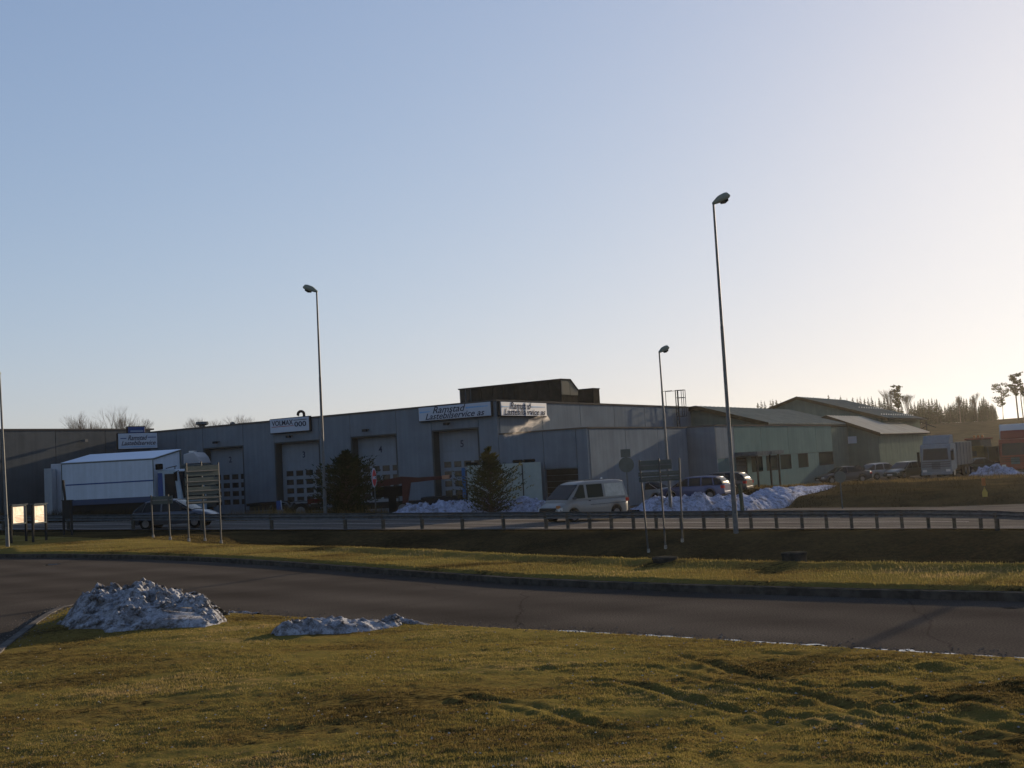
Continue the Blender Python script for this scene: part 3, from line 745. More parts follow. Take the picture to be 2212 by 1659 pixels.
# concrete covers in the verge
for (x, y, w, l, tl) in ((1437, 1226, .62, 'dark low concrete well cover in the lit verge, left one of two', 3), (1716, 1207, .60, 'dark concrete well cover on the crest of the verge, right one of two', -5)):
    b0 = at(x, y, 23.0 if x < 1500 else 21.5); b0.z = H(b0.x, b0.y) + (-.03 if x < 1500 else .04); t = thing('well_cover', b0 + Vector((0, 0, -.06)), R(tl * 3), l, 'well cover', 'well covers in the verge')
    k = b0.y * 55 / 2400 / 2
    hh = .05 if x < 1500 else .11
    smooth_by_angle(MB().tube([(0, 0, 0), (0, 0, hh + .04)], k * .94, 20).build('ring', M_conc_dark, t)); smooth_by_angle(MB().tube([(0, 0, hh + .045), (0, 0, hh + .085), (0, 0, hh + .095)], [k, k, k * .93], 20).build('lid', M_conc_dark, t))

# ------------------------------------------------------------------ the workshop complex
AL = R(32.1)
BO = at(1072, 863, 70)                          # top of the main corner
UA = Vector((-math.cos(AL), math.sin(AL), 0)); VA = Vector((math.sin(AL), math.cos(AL), 0))
ZT = BO.z
G0 = Vector((BO.x, BO.y, 0))
def uv_of(px, u=None, v=None, o=G0):            # along-wall coordinate seen in picture column px (mid height)
    d = ray(px, 950); n = Vector((d.y, -d.x, 0))
    if v is not None: return -(n.dot(o + VA * v - Vector((0, 0, 0)))) / n.dot(UA)
    return -(n.dot(o + UA * u)) / n.dot(VA)
def z_of(px, py, P):                            # height where picture point sits above ground position P
    d = ray(px, py); return EYE.z + d.z / d.y * P.y
def place(t, u, v, z=0):                        # local frame: +x along long wall to the left-rear, +y out of the wall towards us
    P = G0 + UA * u + VA * v; t.location = (P.x, P.y, z)
def frame_rot(t): t.rotation_euler = (0, 0, math.atan2(UA.y, UA.x))
# local frame of buildings: x = u (left-rear), y_local = rotate90(u) = -v direction; so local (u, -v)
ws = thing('workshop_building', (G0.x, G0.y, 0), math.atan2(UA.y, UA.x), 'long low grey industrial workshop with numbered garage doors and flat roof', 'building')
LU = uv_of(326, v=0)                            # inner corner
WING = 17.0                                     # wing comes forward
RV = uv_of(1510, u=0)
def lb(b, u0, u1, v0, v1, z0, z1): return b.box(u0, u1, -v1, -v0, z0, z1)
# core volumes
b = MB(); lb(b, .25, LU, 1.2, RV, -1.5, ZT - .25); b.build('core', M_wall, ws)
b = MB(); lb(b, LU + .25, LU + 16, -WING + .25, RV - 2, -1.5, ZT - .05); b.build('core', M_wall, ws)
# doors (picture columns left/right)
doors = [(933, 1035, '5'), (757, 857, '4'), (592, 690, '3'), (438, 525, '2')]
D = [(uv_of(r_, v=0), uv_of(l, v=0), n) for l, r_, n in doors]
DTOP = z_of(983, 926, G0 + UA * ((D[0][0] + D[0][1]) / 2))
def panel(u0, u1, z0, z1, vf=0, m=M_wall, th=.22, g=.02):
    b = MB(); lb(b, u0 + g, u1 - g, vf, vf + th, z0, z1); return b.build('wall_panel', m, ws)
edges = [0]
for a, c, n in D:
    a2, c2 = a, c
    panel(edges[-1], a2, -1.5, ZT - .12)
    if True:
        panel(a2, c2, DTOP, ZT - .12)
    edges.append(c2)
e = edges[-1]; mid = (e + LU) / 2
panel(e, mid, -1.5, ZT - .12); panel(mid, LU, -1.5, ZT - .12)
for a, c, n in D:
    w = c - a
    b = MB(); lb(b, a, a + .12, .02, 1.2, -1.5, DTOP); lb(b, c - .12, c, .02, 1.2, -1.5, DTOP); lb(b, a + .12, c - .12, .02, 1.2, DTOP - .1, DTOP - .002)
    b.build('door_frame', M_frame, ws)
    dz0 = .05; dr = MB(); nr_ = 8; dh = (DTOP - .1 - dz0) / nr_
    for k in range(nr_):
        lb(dr, a + .13, c - .13, .62, .70, dz0 + k * dh + .015, dz0 + (k + 1) * dh - .015)
    lb(dr, a + .12, c - .12, .66, .72, -1.0, DTOP - .1)
    door = dr.build('garage_door', M_door, ws)
    cw = (w - .26) / 4
    H0 = z_of(983, 944, G0); top_w = DTOP - .1 - dh * 3.15 
    rowp = dh * .92
    for row in range(4):
        for k in range(4):
            x0 = a + .13 + cw * k * .92 + cw * .22; zc = top_w - row * dh * .93 - dh * .1
            q = MB(); lb(q, x0, x0 + cw * .64, .605, .62, zc - dh * .30, zc + dh * .26); q.build('pane', M_pane, door)
    text(n, .62, M_text, door, face_mw(Vector(((a + c) / 2 - .1, -.60, DTOP - dh * 1.5)), (-1, 0, 0)), 'door_number', bold=.01)
    b = MB(); uc = (a + c) / 2 + .35; lb(b, uc - .03, uc + .03, -.35, 0, DTOP + .35, DTOP + .42); lb(b, uc - .16, uc + .16, -.55, -.3, DTOP + .25, DTOP + .42); b.build('door_lamp', M_dark, ws)
# annex (front face flush with the door wall)
AR = uv_of(1269, v=0)                           # negative u
PA = G0 + UA * AR; ZA = z_of(1269, 922, PA)
AV = uv_of(1484, u=AR)
b = MB(); lb(b, AR + .22, -.03, .22, AV + 12, -1.5, ZA - .12); b.build('annex_core', M_wall, ws)
dz = z_of(1170, 1040, G0); 
ga, gb = uv_of(1455 / 1, v=0), 0
gL, gR = uv_of(1375 * 0 + 1374, v=0), 0
dl = uv_of(1100 + 2, v=0)
door_l = uv_of(1373 - 0, v=0)
# dark gate opening between picture columns 1375/1457 (zoom) -> 1.374..1.457 of the annex face
g1, g0_ = uv_of(1173, v=0), uv_of(1244, v=0)
GT = z_of(1205, 1012, G0 + UA * ((g0_ + g1) / 2))
panel(g1, 0, -1.5, ZA - .1); panel(AR, g0_, -1.5, ZA - .1); panel(g0_, g1, GT, ZA - .1)
b = MB()
for k in range(7): lb(b, g0_ + .05, g1 - .05, .14, .2, .0 + k * (GT - .05) / 7 + .02, .0 + (k + 1) * (GT - .05) / 7 - .01)
b.build('dark_gate', M_darkbox, ws)
# right faces: main, annex, second block
def side_panels(u, v0, v1, n, z0, z1, m, rows=1):
    for i in range(n):
        a = v0 + (v1 - v0) * i / n; c = v0 + (v1 - v0) * (i + 1) / n
        for j in range(rows):
            za = z0 + (z1 - z0) * j / rows; zb = z0 + (z1 - z0) * (j + 1) / rows
            b = MB(); lb(b, u, u + .22, a + .03, c - .03, za + (.02 if j else 0), zb - .02); b.build('wall_panel', m, ws)
side_panels(0, .24, RV, 6, ZA - .6, ZT - .12, M_wall)
b = MB(); lb(b, .10, .28, .24, RV, -1, ZT - .14); b.build('joint_backing', M_walljoint, ws)
side_panels(AR, .24, AV, 3, -1.5, ZA - .1, M_wall, 1)
b = MB(); lb(b, AR + .08, AR + .26, .24, AV, -1, ZA - .14); b.build('joint_backing', M_walljoint, ws)
# parapet trims
b = MB(); lb(b, -.06, LU, -.06, .30, ZT - .12, ZT); lb(b, -.06, .30, .30, RV, ZT - .12, ZT); lb(b, .30, LU, .3, RV, ZT - .24, ZT - .10); b.build('parapet', M_trim, ws)
b = MB(); lb(b, AR - .05, -.07, -.05, .25, ZA - .1, ZA); lb(b, AR - .05, AR + .25, .25, AV, ZA - .1, ZA); lb(b, AR + .25, -.07, .25, AV + 12, ZA - .22, ZA - .09); b.build('annex_parapet', M_trim, ws)
# wing on the left
ZW = ZT + .22
nwp = 4
for i in range(nwp):
    a = -WING + (WING) * i / nwp; c = -WING + WING * (i + 1) / nwp
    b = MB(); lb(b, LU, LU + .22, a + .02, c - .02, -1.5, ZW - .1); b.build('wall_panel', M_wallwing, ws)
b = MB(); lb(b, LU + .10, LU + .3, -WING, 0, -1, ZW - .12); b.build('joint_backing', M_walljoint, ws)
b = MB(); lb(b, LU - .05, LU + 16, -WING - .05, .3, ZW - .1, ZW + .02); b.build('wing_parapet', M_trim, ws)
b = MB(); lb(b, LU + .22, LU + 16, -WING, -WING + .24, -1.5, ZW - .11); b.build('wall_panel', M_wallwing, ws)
ed_ = [0] + [q_ for a_, c_2, _ in D for q_ in (a_, c_2)] + [LU]
for a_, c_2 in zip(ed_[::2], ed_[1::2]):
    b = MB(); lb(b, a_ + .03, c_2 - .03, -.03, -.002, -1.5, .75); b.build('plinth', M_walljoint, ws)
# small security camera / arm on the wing
cv = uv_of(172, u=LU); zc = z_of(172, 952, G0 + UA * LU + VA * cv)
b = MB(); lb(b, LU - .5, LU, cv - .04, cv + .04, zc - .05, zc + .03); lb(b, LU - .8, LU - .3, cv - .12, cv + .12, zc - .12, zc + .06); b.build('wall_lamp', M_galv, ws)

# second block (office), turquoise side
C2 = at(1543, 917, 78.6); tb = thing('office_building', (C2.x, C2.y, 0), math.atan2(UA.y, UA.x), 'low turquoise grey office block with a row of dark windows and a flat roof', 'building')
def P2(px, u=None, v=None): return uv_of(px, u, v, Vector((C2.x, C2.y, 0)))
Z2 = C2.z; U2 = 2.6; V2 = P2(1797, u=0)
def tbox(u0, u1, v0, v1, z0, z1, name, m): b = MB(); lb(b, u0, u1, v0, v1, z0, z1); return b.build(name, m, tb)
tbox(.22, 12, .22, V2, -1.5, Z2 - .12, 'core', M_wall)
tbox(0, U2, 0, .22, -1.5, Z2 - .12, 'wall_panel', M_wall)
tbox(.10, .26, .24, V2, -1, Z2 - .14, 'joint_backing', M_walljoint)
# windows on the side: picture columns
wins = [(1848, 1872 + 4), (1876 + 8, 1912 - 0)]
wcols = [(1650, 1677), (1686, 1712), (1721, 1746)]
zoom4 = lambda x: (1560 + x * .29295) / 1.17179
WX = [(zoom4(1155), zoom4(1250)), (zoom4(1283), zoom4(1378)), (zoom4(1405), zoom4(1498)), (zoom4(1560), zoom4(1645)), (zoom4(1740), zoom4(1862))]
DX = (zoom4(1022), zoom4(1118))
WV = [(P2(a, u=0), P2(c, u=0)) for a, c in WX]; DV = (P2(DX[0], u=0), P2(DX[1], u=0))
Pw = Vector((C2.x, C2.y, 0)) + VA * WV[1][0]
WT, WB = z_of(zoom4(1283), (930 + 768 * .29295) / 1.17179, Pw), z_of(zoom4(1283), (930 + 895 * .29295) / 1.17179, Pw)
ZG = -1.5
joints = [.0, P2(zoom4(1235), u=0) * 0 + 2.4, P2(zoom4(1250), u=0), P2(zoom4(1485), u=0), P2(zoom4(1725), u=0), V2]
joints = [0, P2(zoom4(1018), u=0)] + joints[2:]
# upper row of panels, then wall pieces between openings below
for a, c in zip(joints, joints[1:]): tbox(0, .22, a + .03, c - .03, WT + .05, Z2 - .12, 'wall_panel', M_wallgreen if a > .1 else M_wall)
segs = sorted([DV] + WV); cur = .22
for a, c in segs:
    if a > cur + .05: tbox(0, .22, cur + .0, a, ZG, WT + .02, 'wall_panel', M_wallgreen)
    cur = c
tbox(0, .22, cur, V2, ZG, WT + .02, 'wall_panel', M_wallgreen)
for a, c in WV:
    tbox(0, .22, a + .002, c - .002, ZG, WB, 'wall_panel', M_wallgreen)
    fr = MB()
    lb(fr, -.01, .16, a, a + .07, WB, WT + .02); lb(fr, -.01, .16, c - .07, c, WB, WT + .02); lb(fr, -.01, .16, a + .07, c - .07, WB, WB + .07); lb(fr, -.01, .16, a + .07, c - .07, WT - .05, WT + .02)
    w_ = fr.build('window', M_dark, tb); q = MB(); lb(q, .05, .08, a + .07, c - .07, WB + .07, WT - .05); q.build('pane', M_winglass, w_)
dq = MB(); lb(dq, .10, .16, DV[0] + .05, DV[1] - .05, ZG, WT); dd = dq.build('entrance_door', M_glass, tb)
q = MB(); lb(q, .04, .10, DV[0], DV[0] + .08, ZG, WT); lb(q, .04, .10, DV[1] - .08, DV[1], ZG, WT); lb(q, .04, .10, DV[0] + .08, DV[1] - .08, WT - .1, WT); q.build('door_frame', M_dark, dd)
c0, c1 = DV[0] - .1, P2(zoom4(1250), u=0) - .5
b = MB(); lb(b, -1.7, -.01, c0, c1, WT + .12, WT + .42); b.build('canopy', M_galvd, tb)
b = MB(); lb(b, -1.75, -1.71, c0 + (c1 - c0) * .55, c1 + .5, WT + .15, WT + .40); b.build('canopy_sign', M_galvd, tb)
for vv in (c0 + .2, c1 - .3, c1 - 2.2): tbox(-1.6, -1.48, vv, vv + .12, ZG, WT + .12, 'canopy_post', M_dark)
b = MB(); lb(b, -.05, 12, -.05, V2 + .05, Z2 - .12, Z2); b.build('parapet', M_trim, tb)
# dark window low on the shaded front of the link
lk0, lk1 = uv_of(zoom4(590), v=AV), uv_of(zoom4(775), v=AV)

# roof plant on the main hall
RP0 = at(1210, 818, 80); rp = thing('roof_plant_room', (RP0.x, RP0.y, 0), math.atan2(UA.y, UA.x), 'long black ventilation plant room on top of the workshop roof', 'rooftop structure')
def PR(px, u=None, v=None): return uv_of(px, u, v, Vector((RP0.x, RP0.y, 0)))
PU = PR(999, v=0); zt_ = RP0.z; zb_ = ZT - .3
PV = PR(1253, u=0); PG = PR(1022, v=0)
def rbox(u0, u1, v0, v1, z0, z1, name, m): b = MB(); lb(b, u0, u1, v0, v1, z0, z1); return b.build(name, m, rp)
zw_ = zt_ - 1.15
b = MB(); n_ = 8
for k in range(n_):
    a = .0 + (PG) * k / n_; c = PG * (k + 1) / n_; lb(b, a + .02, c - .02, 0, .1, zb_, zt_ - .08 - (0.0)); 
b.build('cladding', M_darkbox, rp)
rbox(.05, PG, .08, PV - .6, zb_, zt_ - .1, 'body', M_darkbox)
b = MB(); b.add([(u, -v, z) for u in (-.12, PU + .1) for v, z in ((-.12, zt_ - .09), (-.12, zt_), (PV - 1.1, zt_ + .02), (PV + .05, zt_ - .75), (PV - .0, zt_ - .85), (PV - 1.1, zt_ - .09))], [(0, 1, 2, 3, 4, 5), (11, 10, 9, 8, 7, 6)] + [(i, (i + 1) % 6, (i + 1) % 6 + 6, i + 6) for i in range(6)]); b.build('roof', M_dark, rp)
b = MB(); 
for k in range(2):
    a = PV * .5 * k; b.add([(x, -v, z) for x in (-.08, -.03) for v, z in ((a + .03, zw_), (a + PV * .5 - .03, zw_), (a + PV * .5 - .03, zt_ - (.1 if k == 0 else .7)), (a + .03, zt_ - .1))], [(0, 1, 2, 3), (7, 6, 5, 4), (0, 4, 5, 1), (1, 5, 6, 2), (2, 6, 7, 3), (3, 7, 4, 0)])
b.build('pale_end_panel', mat('end_panel', (.17, .16, .13), .6), rp)
rbox(-.05, .05, .0, PV - .05, zb_, zw_ - .02, 'end_wall', M_darkbox)
# glazed overhang at the left
for k in range(3):
    u_ = PG + (PU - PG) * k / 2; rbox(u_ - .04, u_ + .04, 0, .08, zb_ + .75, zt_ - .08, 'mullion', M_galvd)
rbox(PG, PU, .02, .07, zb_ + .70, zt_ - .1, 'glazing', M_glass); rbox(PG, PU, .0, .9, zb_ + .62, zb_ + .70, 'sill', M_galv); rbox(PG, PU, .85, .9, zb_ + .7, zt_ - .1, 'back_panel', M_darkbox)
lx0 = PR(1293, u=-.2)
LB0 = at(1281, 838, 84); tb2 = thing('roof_box', (LB0.x, LB0.y, 0), math.atan2(UA.y, UA.x), 'smaller dark ventilation box right of the black plant room', 'rooftop structure')
b = MB(); lb(b, 0, 1.9, 0, 1.0, ZT - .3, LB0.z - .06); b.build('body', M_darkbox, tb2); b = MB(); lb(b, -.05, 1.95, -.05, 1.05, LB0.z - .06, LB0.z); b.build('lid', M_dark, tb2)
# roof vents on the door wall
def vent(px, kind, label):
    u = uv_of(px, v=1.4); P = G0 + UA * u + VA * 1.4; t = thing('roof_vent', (P.x, P.y, ZT - .12), 0, label, 'roof vent')
    if kind == 'hat':
        smooth_by_angle(MB().tube([(0, 0, 0), (0, 0, .35)], .24, 14).build('stack', M_galvd, t)); smooth_by_angle(MB().tube([(0, 0, .32), (0, 0, .40), (0, 0, .6)], [.30, .5, .46], 14).build('hood', M_galvd, t))
    elif kind == 'swan':
        p = [(0, 0, 0), (0, 0, .45)] + [(-.22 + .22 * math.cos(a), 0, .45 + .22 * math.sin(a)) for a in np.linspace(.3, 3.3, 9)] + [(-.47, 0, .36)]
        smooth_by_angle(MB().tube(p, .10, 10).build('pipe', M_dark, t), 60); MB().tube([(0, 0, 0), (0, 0, .05)], .17, 10).build('flange', M_dark, t)
    else:
        smooth_by_angle(MB().tube([(0, 0, 0), (0, 0, .15), (0, 0, .3), (0, 0, .38)], [.22, .24, .2, .05], 12).build('dome', M_galvd, t)); MB().tube([(0, 0, 0), (0, 0, .04)], .3, 12).build('flange', M_dark, t)
vent(438, 'hat', 'round hatted roof vent above garage door two'); vent(504, 'dome', 'low domed roof vent between doors two and three'); vent(659, 'swan', 'dark bent swan neck pipe on the roof above the volmax sign'.replace('the volmax', 'the small white'))
# ladder cage
lv = uv_of(1463, u=0); P = G0 + VA * lv; t = thing('roof_ladder', (P.x, P.y, 0), math.atan2(UA.y, UA.x), 'caged steel access ladder on the right wall of the workshop', 'ladder')
zl0, zl1 = z_of(1463, 950, P), z_of(1463, 843, P)
b = MB()
for vv in (-.25, .25): lb(b, -.25, -.19, vv - .03, vv + .03, zl0, zl1)
b.build('stile', M_dark, t)
b = MB(); z = zl0 + .15
while z < ZT + .1: lb(b, -.24, -.20, -.25, .25, z, z + .035); z += .3
b.build('rung', M_dark, t)
b = MB()
for vv, uu in ((-.42, -.45), (-.2, -.9), (.2, -.9), (.42, -.45)): lb(b, uu - .02, uu + .02, vv - .02, vv + .02, ZT - .9, zl1)
for zz in (ZT - .9, ZT - .1, (ZT + zl1) / 2, zl1 - .03):
    pp = [(-.22, -.25), (-.45, -.42), (-.9, -.2), (-.9, .2), (-.45, .42), (-.22, .25)]
    for p0, p1 in zip(pp, pp[1:]): b.bar((p0[0], -p0[1], zz), (p1[0], -p1[1], zz), .04, .04)
b.build('cage', M_dark, t)
b = MB(); lb(b, .0, 1.0, -.42, -.38, zl1 - .04, zl1); lb(b, .0, 1.0, .38, .42, zl1 - .04, zl1); lb(b, .96, 1.0, -.42, -.38, ZT - .1, zl1); lb(b, .96, 1.0, .38, .42, ZT - .1, zl1); b.build('hand_rail', M_dark, t)

# signs on the workshop
def wall_sign(P0, P1, h, label, parts, thick=.28, m=M_offwhite):
    """P0 left-top, P1 right-top as seen; returns thing with local frame x along sign, z up"""
    P0 = Vector(P0); P1 = Vector(P1); d = P1 - P0; d.z = 0; w = d.length; rz = math.atan2(d.y, d.x)
    t = thing('shop_sign', (P0.x, P0.y, P0.z - h), rz, label, 'sign')
    b = MB(); b.box(0, w, 0, thick, 0, h); b.build('panel', m, t, bevel=.02)
    b = MB(); b.box(-.03, w + .03, .04, thick - .02, -.05, -.002); b.box(-.03, w + .03, .04, thick - .02, h + .002, h + .05); b.box(-.05, -.03 + .028, .04, thick - .02, 0, h); b.box(w + .002, w + .04, .04, thick - .02, 0, h); b.build('frame', M_dark, t)
    for s_, size, x, z, wd, mm, sh, bold in parts:
        text(s_, size, mm, t, face_mw(Vector((x * w, -.014, z * h)), (1, 0, 0)), shear=sh, bold=bold, width=wd * w if wd else None)
    return t, w
def stripes(t, w, h, x0, x1, z, m, n=9, th=.05):
    b = MB(); dx = (x1 - x0) * w / n
    for k in range(n):
        tt = th * (1 - .6 * k / n); b.box(x0 * w + k * dx, x0 * w + (k + .78) * dx, -.012, -.002, z * h - tt, z * h + tt)
    b.build('stripe', m, t)
ul, ur = uv_of(913, v=0), uv_of(1069, v=0)
Pl, Pr = G0 + UA * ul - VA * .32, G0 + UA * ur - VA * .32
Pl.z = Pr.z = z_of(1069, 867, Pr)
hh = Pr.z - z_of(1069, 897, Pr)
t, w = wall_sign(Pl, Pr, hh, 'wide white sign with Ramstad Lastebilservice as on the door wall near the corner',
    [('Ramstad', .62, .42, .72, .46, M_text, .35, .004), ('Lastebilservice as', .56, .50, .27, .82, M_text, .35, .005)])
stripes(t, w, hh, .02, .17, .66, M_lblue); stripes(t, w, hh, .67, .97, .72, M_lblue, 14)
vl, vr = uv_of(1077, u=0), uv_of(1176, u=0)
Pl, Pr = G0 + VA * (vl) - UA * .32, G0 + VA * vr - UA * .32
Pl.z = Pr.z = z_of(1077, 868, Pl)
t, w = wall_sign(Pl, Pr, hh, 'white sign with Ramstad Lastebilservice as on the wall right of the corner',
    [('Ramstad', .62, .40, .72, .46, M_text, .35, .004), ('Lastebilservice as', .56, .50, .27, .90, M_text, .35, .005)])
stripes(t, w, hh, .02, .17, .66, M_lblue); stripes(t, w, hh, .65, .97, .70, M_lblue, 12)
MB().box(w * .52, w * .54, -.03, -.016, 0, hh).build('divider', M_white, t)
ul, ur = uv_of(591, v=0), uv_of(675, v=0)
Pl, Pr = G0 + UA * ul - VA * .32, G0 + UA * ur - VA * .32; Pl.z = Pr.z = z_of(675, 899, Pr); h2 = Pr.z - z_of(675, 929, Pr)
t, w = wall_sign(Pl, Pr, h2, 'white sign with VOLMAX and three rings above garage door three', [('VOLMAX', .5, .33, .68, .55, M_text, 0, .008), ('000', .5, .79, .50, .30, M_text, 0, .008)])
MB().box(w * .05, w * .62, -.012, -.002, h2 * .42, h2 * .46).build('underline', mat('line_red', (.25, .03, .03), .5), t)
MB().box(w * .62, w * .95, -.012, -.002, h2 * .80, h2 * .84).build('small_line', M_text, t)
# sign in the inner corner
Pl, Pr = at(255.5, 938, 81.2), at(339.5, 934, 83.2); Pl.z = Pr.z = (Pl.z + Pr.z) / 2; h3 = 33 * 82 / 2400
t, w = wall_sign(Pl, Pr, h3, 'white sign with Ramstad Lastebilservice above the white truck', [('Ramstad', .5, .47, .70, .50, M_text, .35, .004), ('Lastebilservice', .46, .50, .36, .88, M_text, .35, .005)])
MB().box(w * .05, w * .20, -.012, -.002, h3 * .66, h3 * .71).build('stripe', M_blue, t); MB().box(w * .75, w * .96, -.012, -.002, h3 * .70, h3 * .75).build('stripe', M_blue, t); MB().box(w * .05, w * .95, -.012, -.002, h3 * .12, h3 * .15).build('stripe', M_lblue, t)
MB().bar((w * .9, .28, h3 * .5), (w * .9, 3.0, h3 * .5), .08).bar((w * .1, .28, h3 * .8), (w * .1, .9, h3 * .8), .08).build('bracket', M_dark, t)
Pl, Pr = at(277, 923, 81.8), at(313, 921, 82.7); Pl.z = Pr.z = (Pl.z + Pr.z) / 2; h4 = 19.5 * 82 / 2400
t, w = wall_sign(Pl, Pr, h4, 'small dark blue sign with pale lower strip on top of the white corner sign', [], m=M_blue)
MB().box(w * .04, w * .96, -.012, -.002, h4 * .05, h4 * .30).build('strip', M_offwhite, t); MB().box(w * .12, w * .88, -.012, -.002, h4 * .42, h4 * .62).build('word_bar', mat('word_grey', (.16, .22, .32), .5), t)

# ------------------------------------------------------------------ green halls behind
def hall(px, py, Y, ridge_u, drop, length, label, m_wall, m_roof, left_drop=None, eave_over=.5, name='hall_building', wall_bottom=-1.0, end_over=.4):
    """gable at picture point of its right eave corner; ridge ridge_u metres to the left along the gable"""
    P = at(px, py, Y); t = thing(name, (P.x, P.y, 0), math.atan2(UA.y, UA.x), label, 'building')
    ze = P.z; zr_ = ze + drop; lu = ridge_u * 2 if left_drop is None else left_drop[0]; zl = ze if left_drop is None else left_drop[1]
    b = MB()
    prof_ = [(0, wall_bottom), (lu, wall_bottom), (lu, zl - .15), (ridge_u, zr_ - .15), (0, ze - .15)]
    b.add([(u, -v, z) for v in (0.0, length) for u, z in prof_], [(0, 1, 2, 3, 4), (9, 8, 7, 6, 5)] + [(i, i + 5, (i + 1) % 5 + 5, (i + 1) % 5) for i in range(5)])
    b.build('wall', m_wall, t)
    for (ua, za, ub, zb2, nm) in ((ridge_u, zr_, 0, ze, 'roof'), (ridge_u, zr_, lu, zl, 'roof')):
        du = (ub - ua); sl2 = (zb2 - za) / du if du else 0; sgn = 1 if du > 0 else -1
        ue, zee = ub + sgn * eave_over, zb2 + sl2 * sgn * eave_over
        nse = 10; b = MB()
        b.add([(u, -v, z + o_) for o_ in (0, .12) for v in (-end_over, length) for u, z in ((ua, za), (ue, zee))], [(0, 1, 3, 2), (6, 7, 5, 4), (0, 4, 5, 1), (2, 3, 7, 6), (1, 5, 7, 3), (0, 2, 6, 4)])
        rf = b.build(nm, m_roof, t)
        sb = MB(); ns = int(length / 1.0)
        for k in range(ns + 1):
            v = -end_over + (length + end_over) * k / ns
            sb.add([(u, -vv, z + .122 + hh_) for hh_ in (0, .03) for vv in (v - .03, v + .03) for u, z in ((ua, za), (ue, zee))], [(0, 1, 3, 2), (6, 7, 5, 4), (0, 4, 5, 1), (2, 3, 7, 6), (1, 5, 7, 3), (0, 2, 6, 4)])
        s_o = sb.build('roof_seam', m_roof, rf); s_o['kind'] = 'stuff'
        b = MB(); b.add([(u, -v, z + o_) for o_ in (-.22, .14) for v in (-end_over - .05, -end_over - .005) for u, z in ((ua, za), (ue, zee))], [(0, 1, 3, 2), (6, 7, 5, 4), (0, 4, 5, 1), (2, 3, 7, 6), (1, 5, 7, 3), (0, 2, 6, 4)]); b.build('fascia', M_fascia, t)
    # gutter along right eave
    b = MB(); b.tube([(-eave_over - .06, end_over, ze - .18), (-eave_over - .06, -length, ze - .18)], .07, 6); b.build('gutter', M_dark, t)
    return t, ze, zr_
# roof one: lean roof falling from the end of the main hall
P = at(1664, 916, 92.3); 
t, ze, zr_ = hall(1664, 916, 92.3, 6.3, at(1510, 880, 95.6).z - P.z, 24, 'green hall with brown edged pale roof sloping down behind the office block', M_halldark, M_roofpale, left_drop=(12, at(1510, 880, 95.6).z - .4), eave_over=.0)
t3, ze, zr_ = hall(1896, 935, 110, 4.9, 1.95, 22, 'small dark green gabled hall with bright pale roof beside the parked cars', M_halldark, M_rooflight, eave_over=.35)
def plain_box(par, x0, x1, y0, y1, z0, z1, name, m): return MB().box(x0, x1, y0, y1, z0, z1).build(name, m, par)
plain_box(t3, 2.1, 3.2, .02, .06, ze - .9, ze - .2, 'wall_notice', M_offwhite)
# cladding ribs on the right wall of hall three and its gable: wide sheets
for k in range(9):
    MB().box(-.04, -.005, -(k + 1) * 2.44 + .04, -k * 2.44 - .04, -1, ze - .3).build('cladding_sheet', M_halldark, t3)
for k in range(8):
    za_ = ze + 1.95 * (1 - abs((k + .5) * 1.225 - 4.9) / 4.9) - .45
    MB().box(k * 1.225 + .03, (k + 1) * 1.225 - .03, .005, .03, -1, za_).build('cladding_sheet', M_halldark, t3)
t2, ze2, zr2 = hall(1903, 901, 123.2, 9.2, at(1726, 859, 128).z - at(1903, 901, 123.2).z, 19, 'large green hall with wide pale gabled roof dotted with snow guards', M_halldark, M_roofpale, eave_over=.9)
rf = [c for c in t2.children if c.name.startswith('roof') and 'seam' not in c.name][0]
b = MB()
for row, f_ in ((0, .93), (1, .55)):
    for k in range(19 if row == 0 else 14):
        u = 9.2 * (1 - f_); z = ze2 + (zr2 - ze2) * (1 - f_) + .14; v = 3 + k * 1.1 + (4 if row else 0)
        if v > 18.6: continue
        b.box(u - .05, u + .05, -v - .05, -v + .05, z, z + .14)
o = b.build('snow_guard', mat('snow_lump', (.6, .58, .54), .5), rf); o['kind'] = 'stuff'
# outdoor lamp bracket under the big roof's end
b = MB(); b.bar((-.9, -18.4, ze2 - .4), (-.9, -18.4, ze2 - 1.6), .1).bar((-.9, -18.4, ze2 - 1.0), (.6, -18.4, ze2 - 1.9), .08).bar((-.2, -18.4, ze2 - .5), (-2.0, -18.4, ze2 - 1.3), .1); b.build('roof_bracket', M_dark, t2)

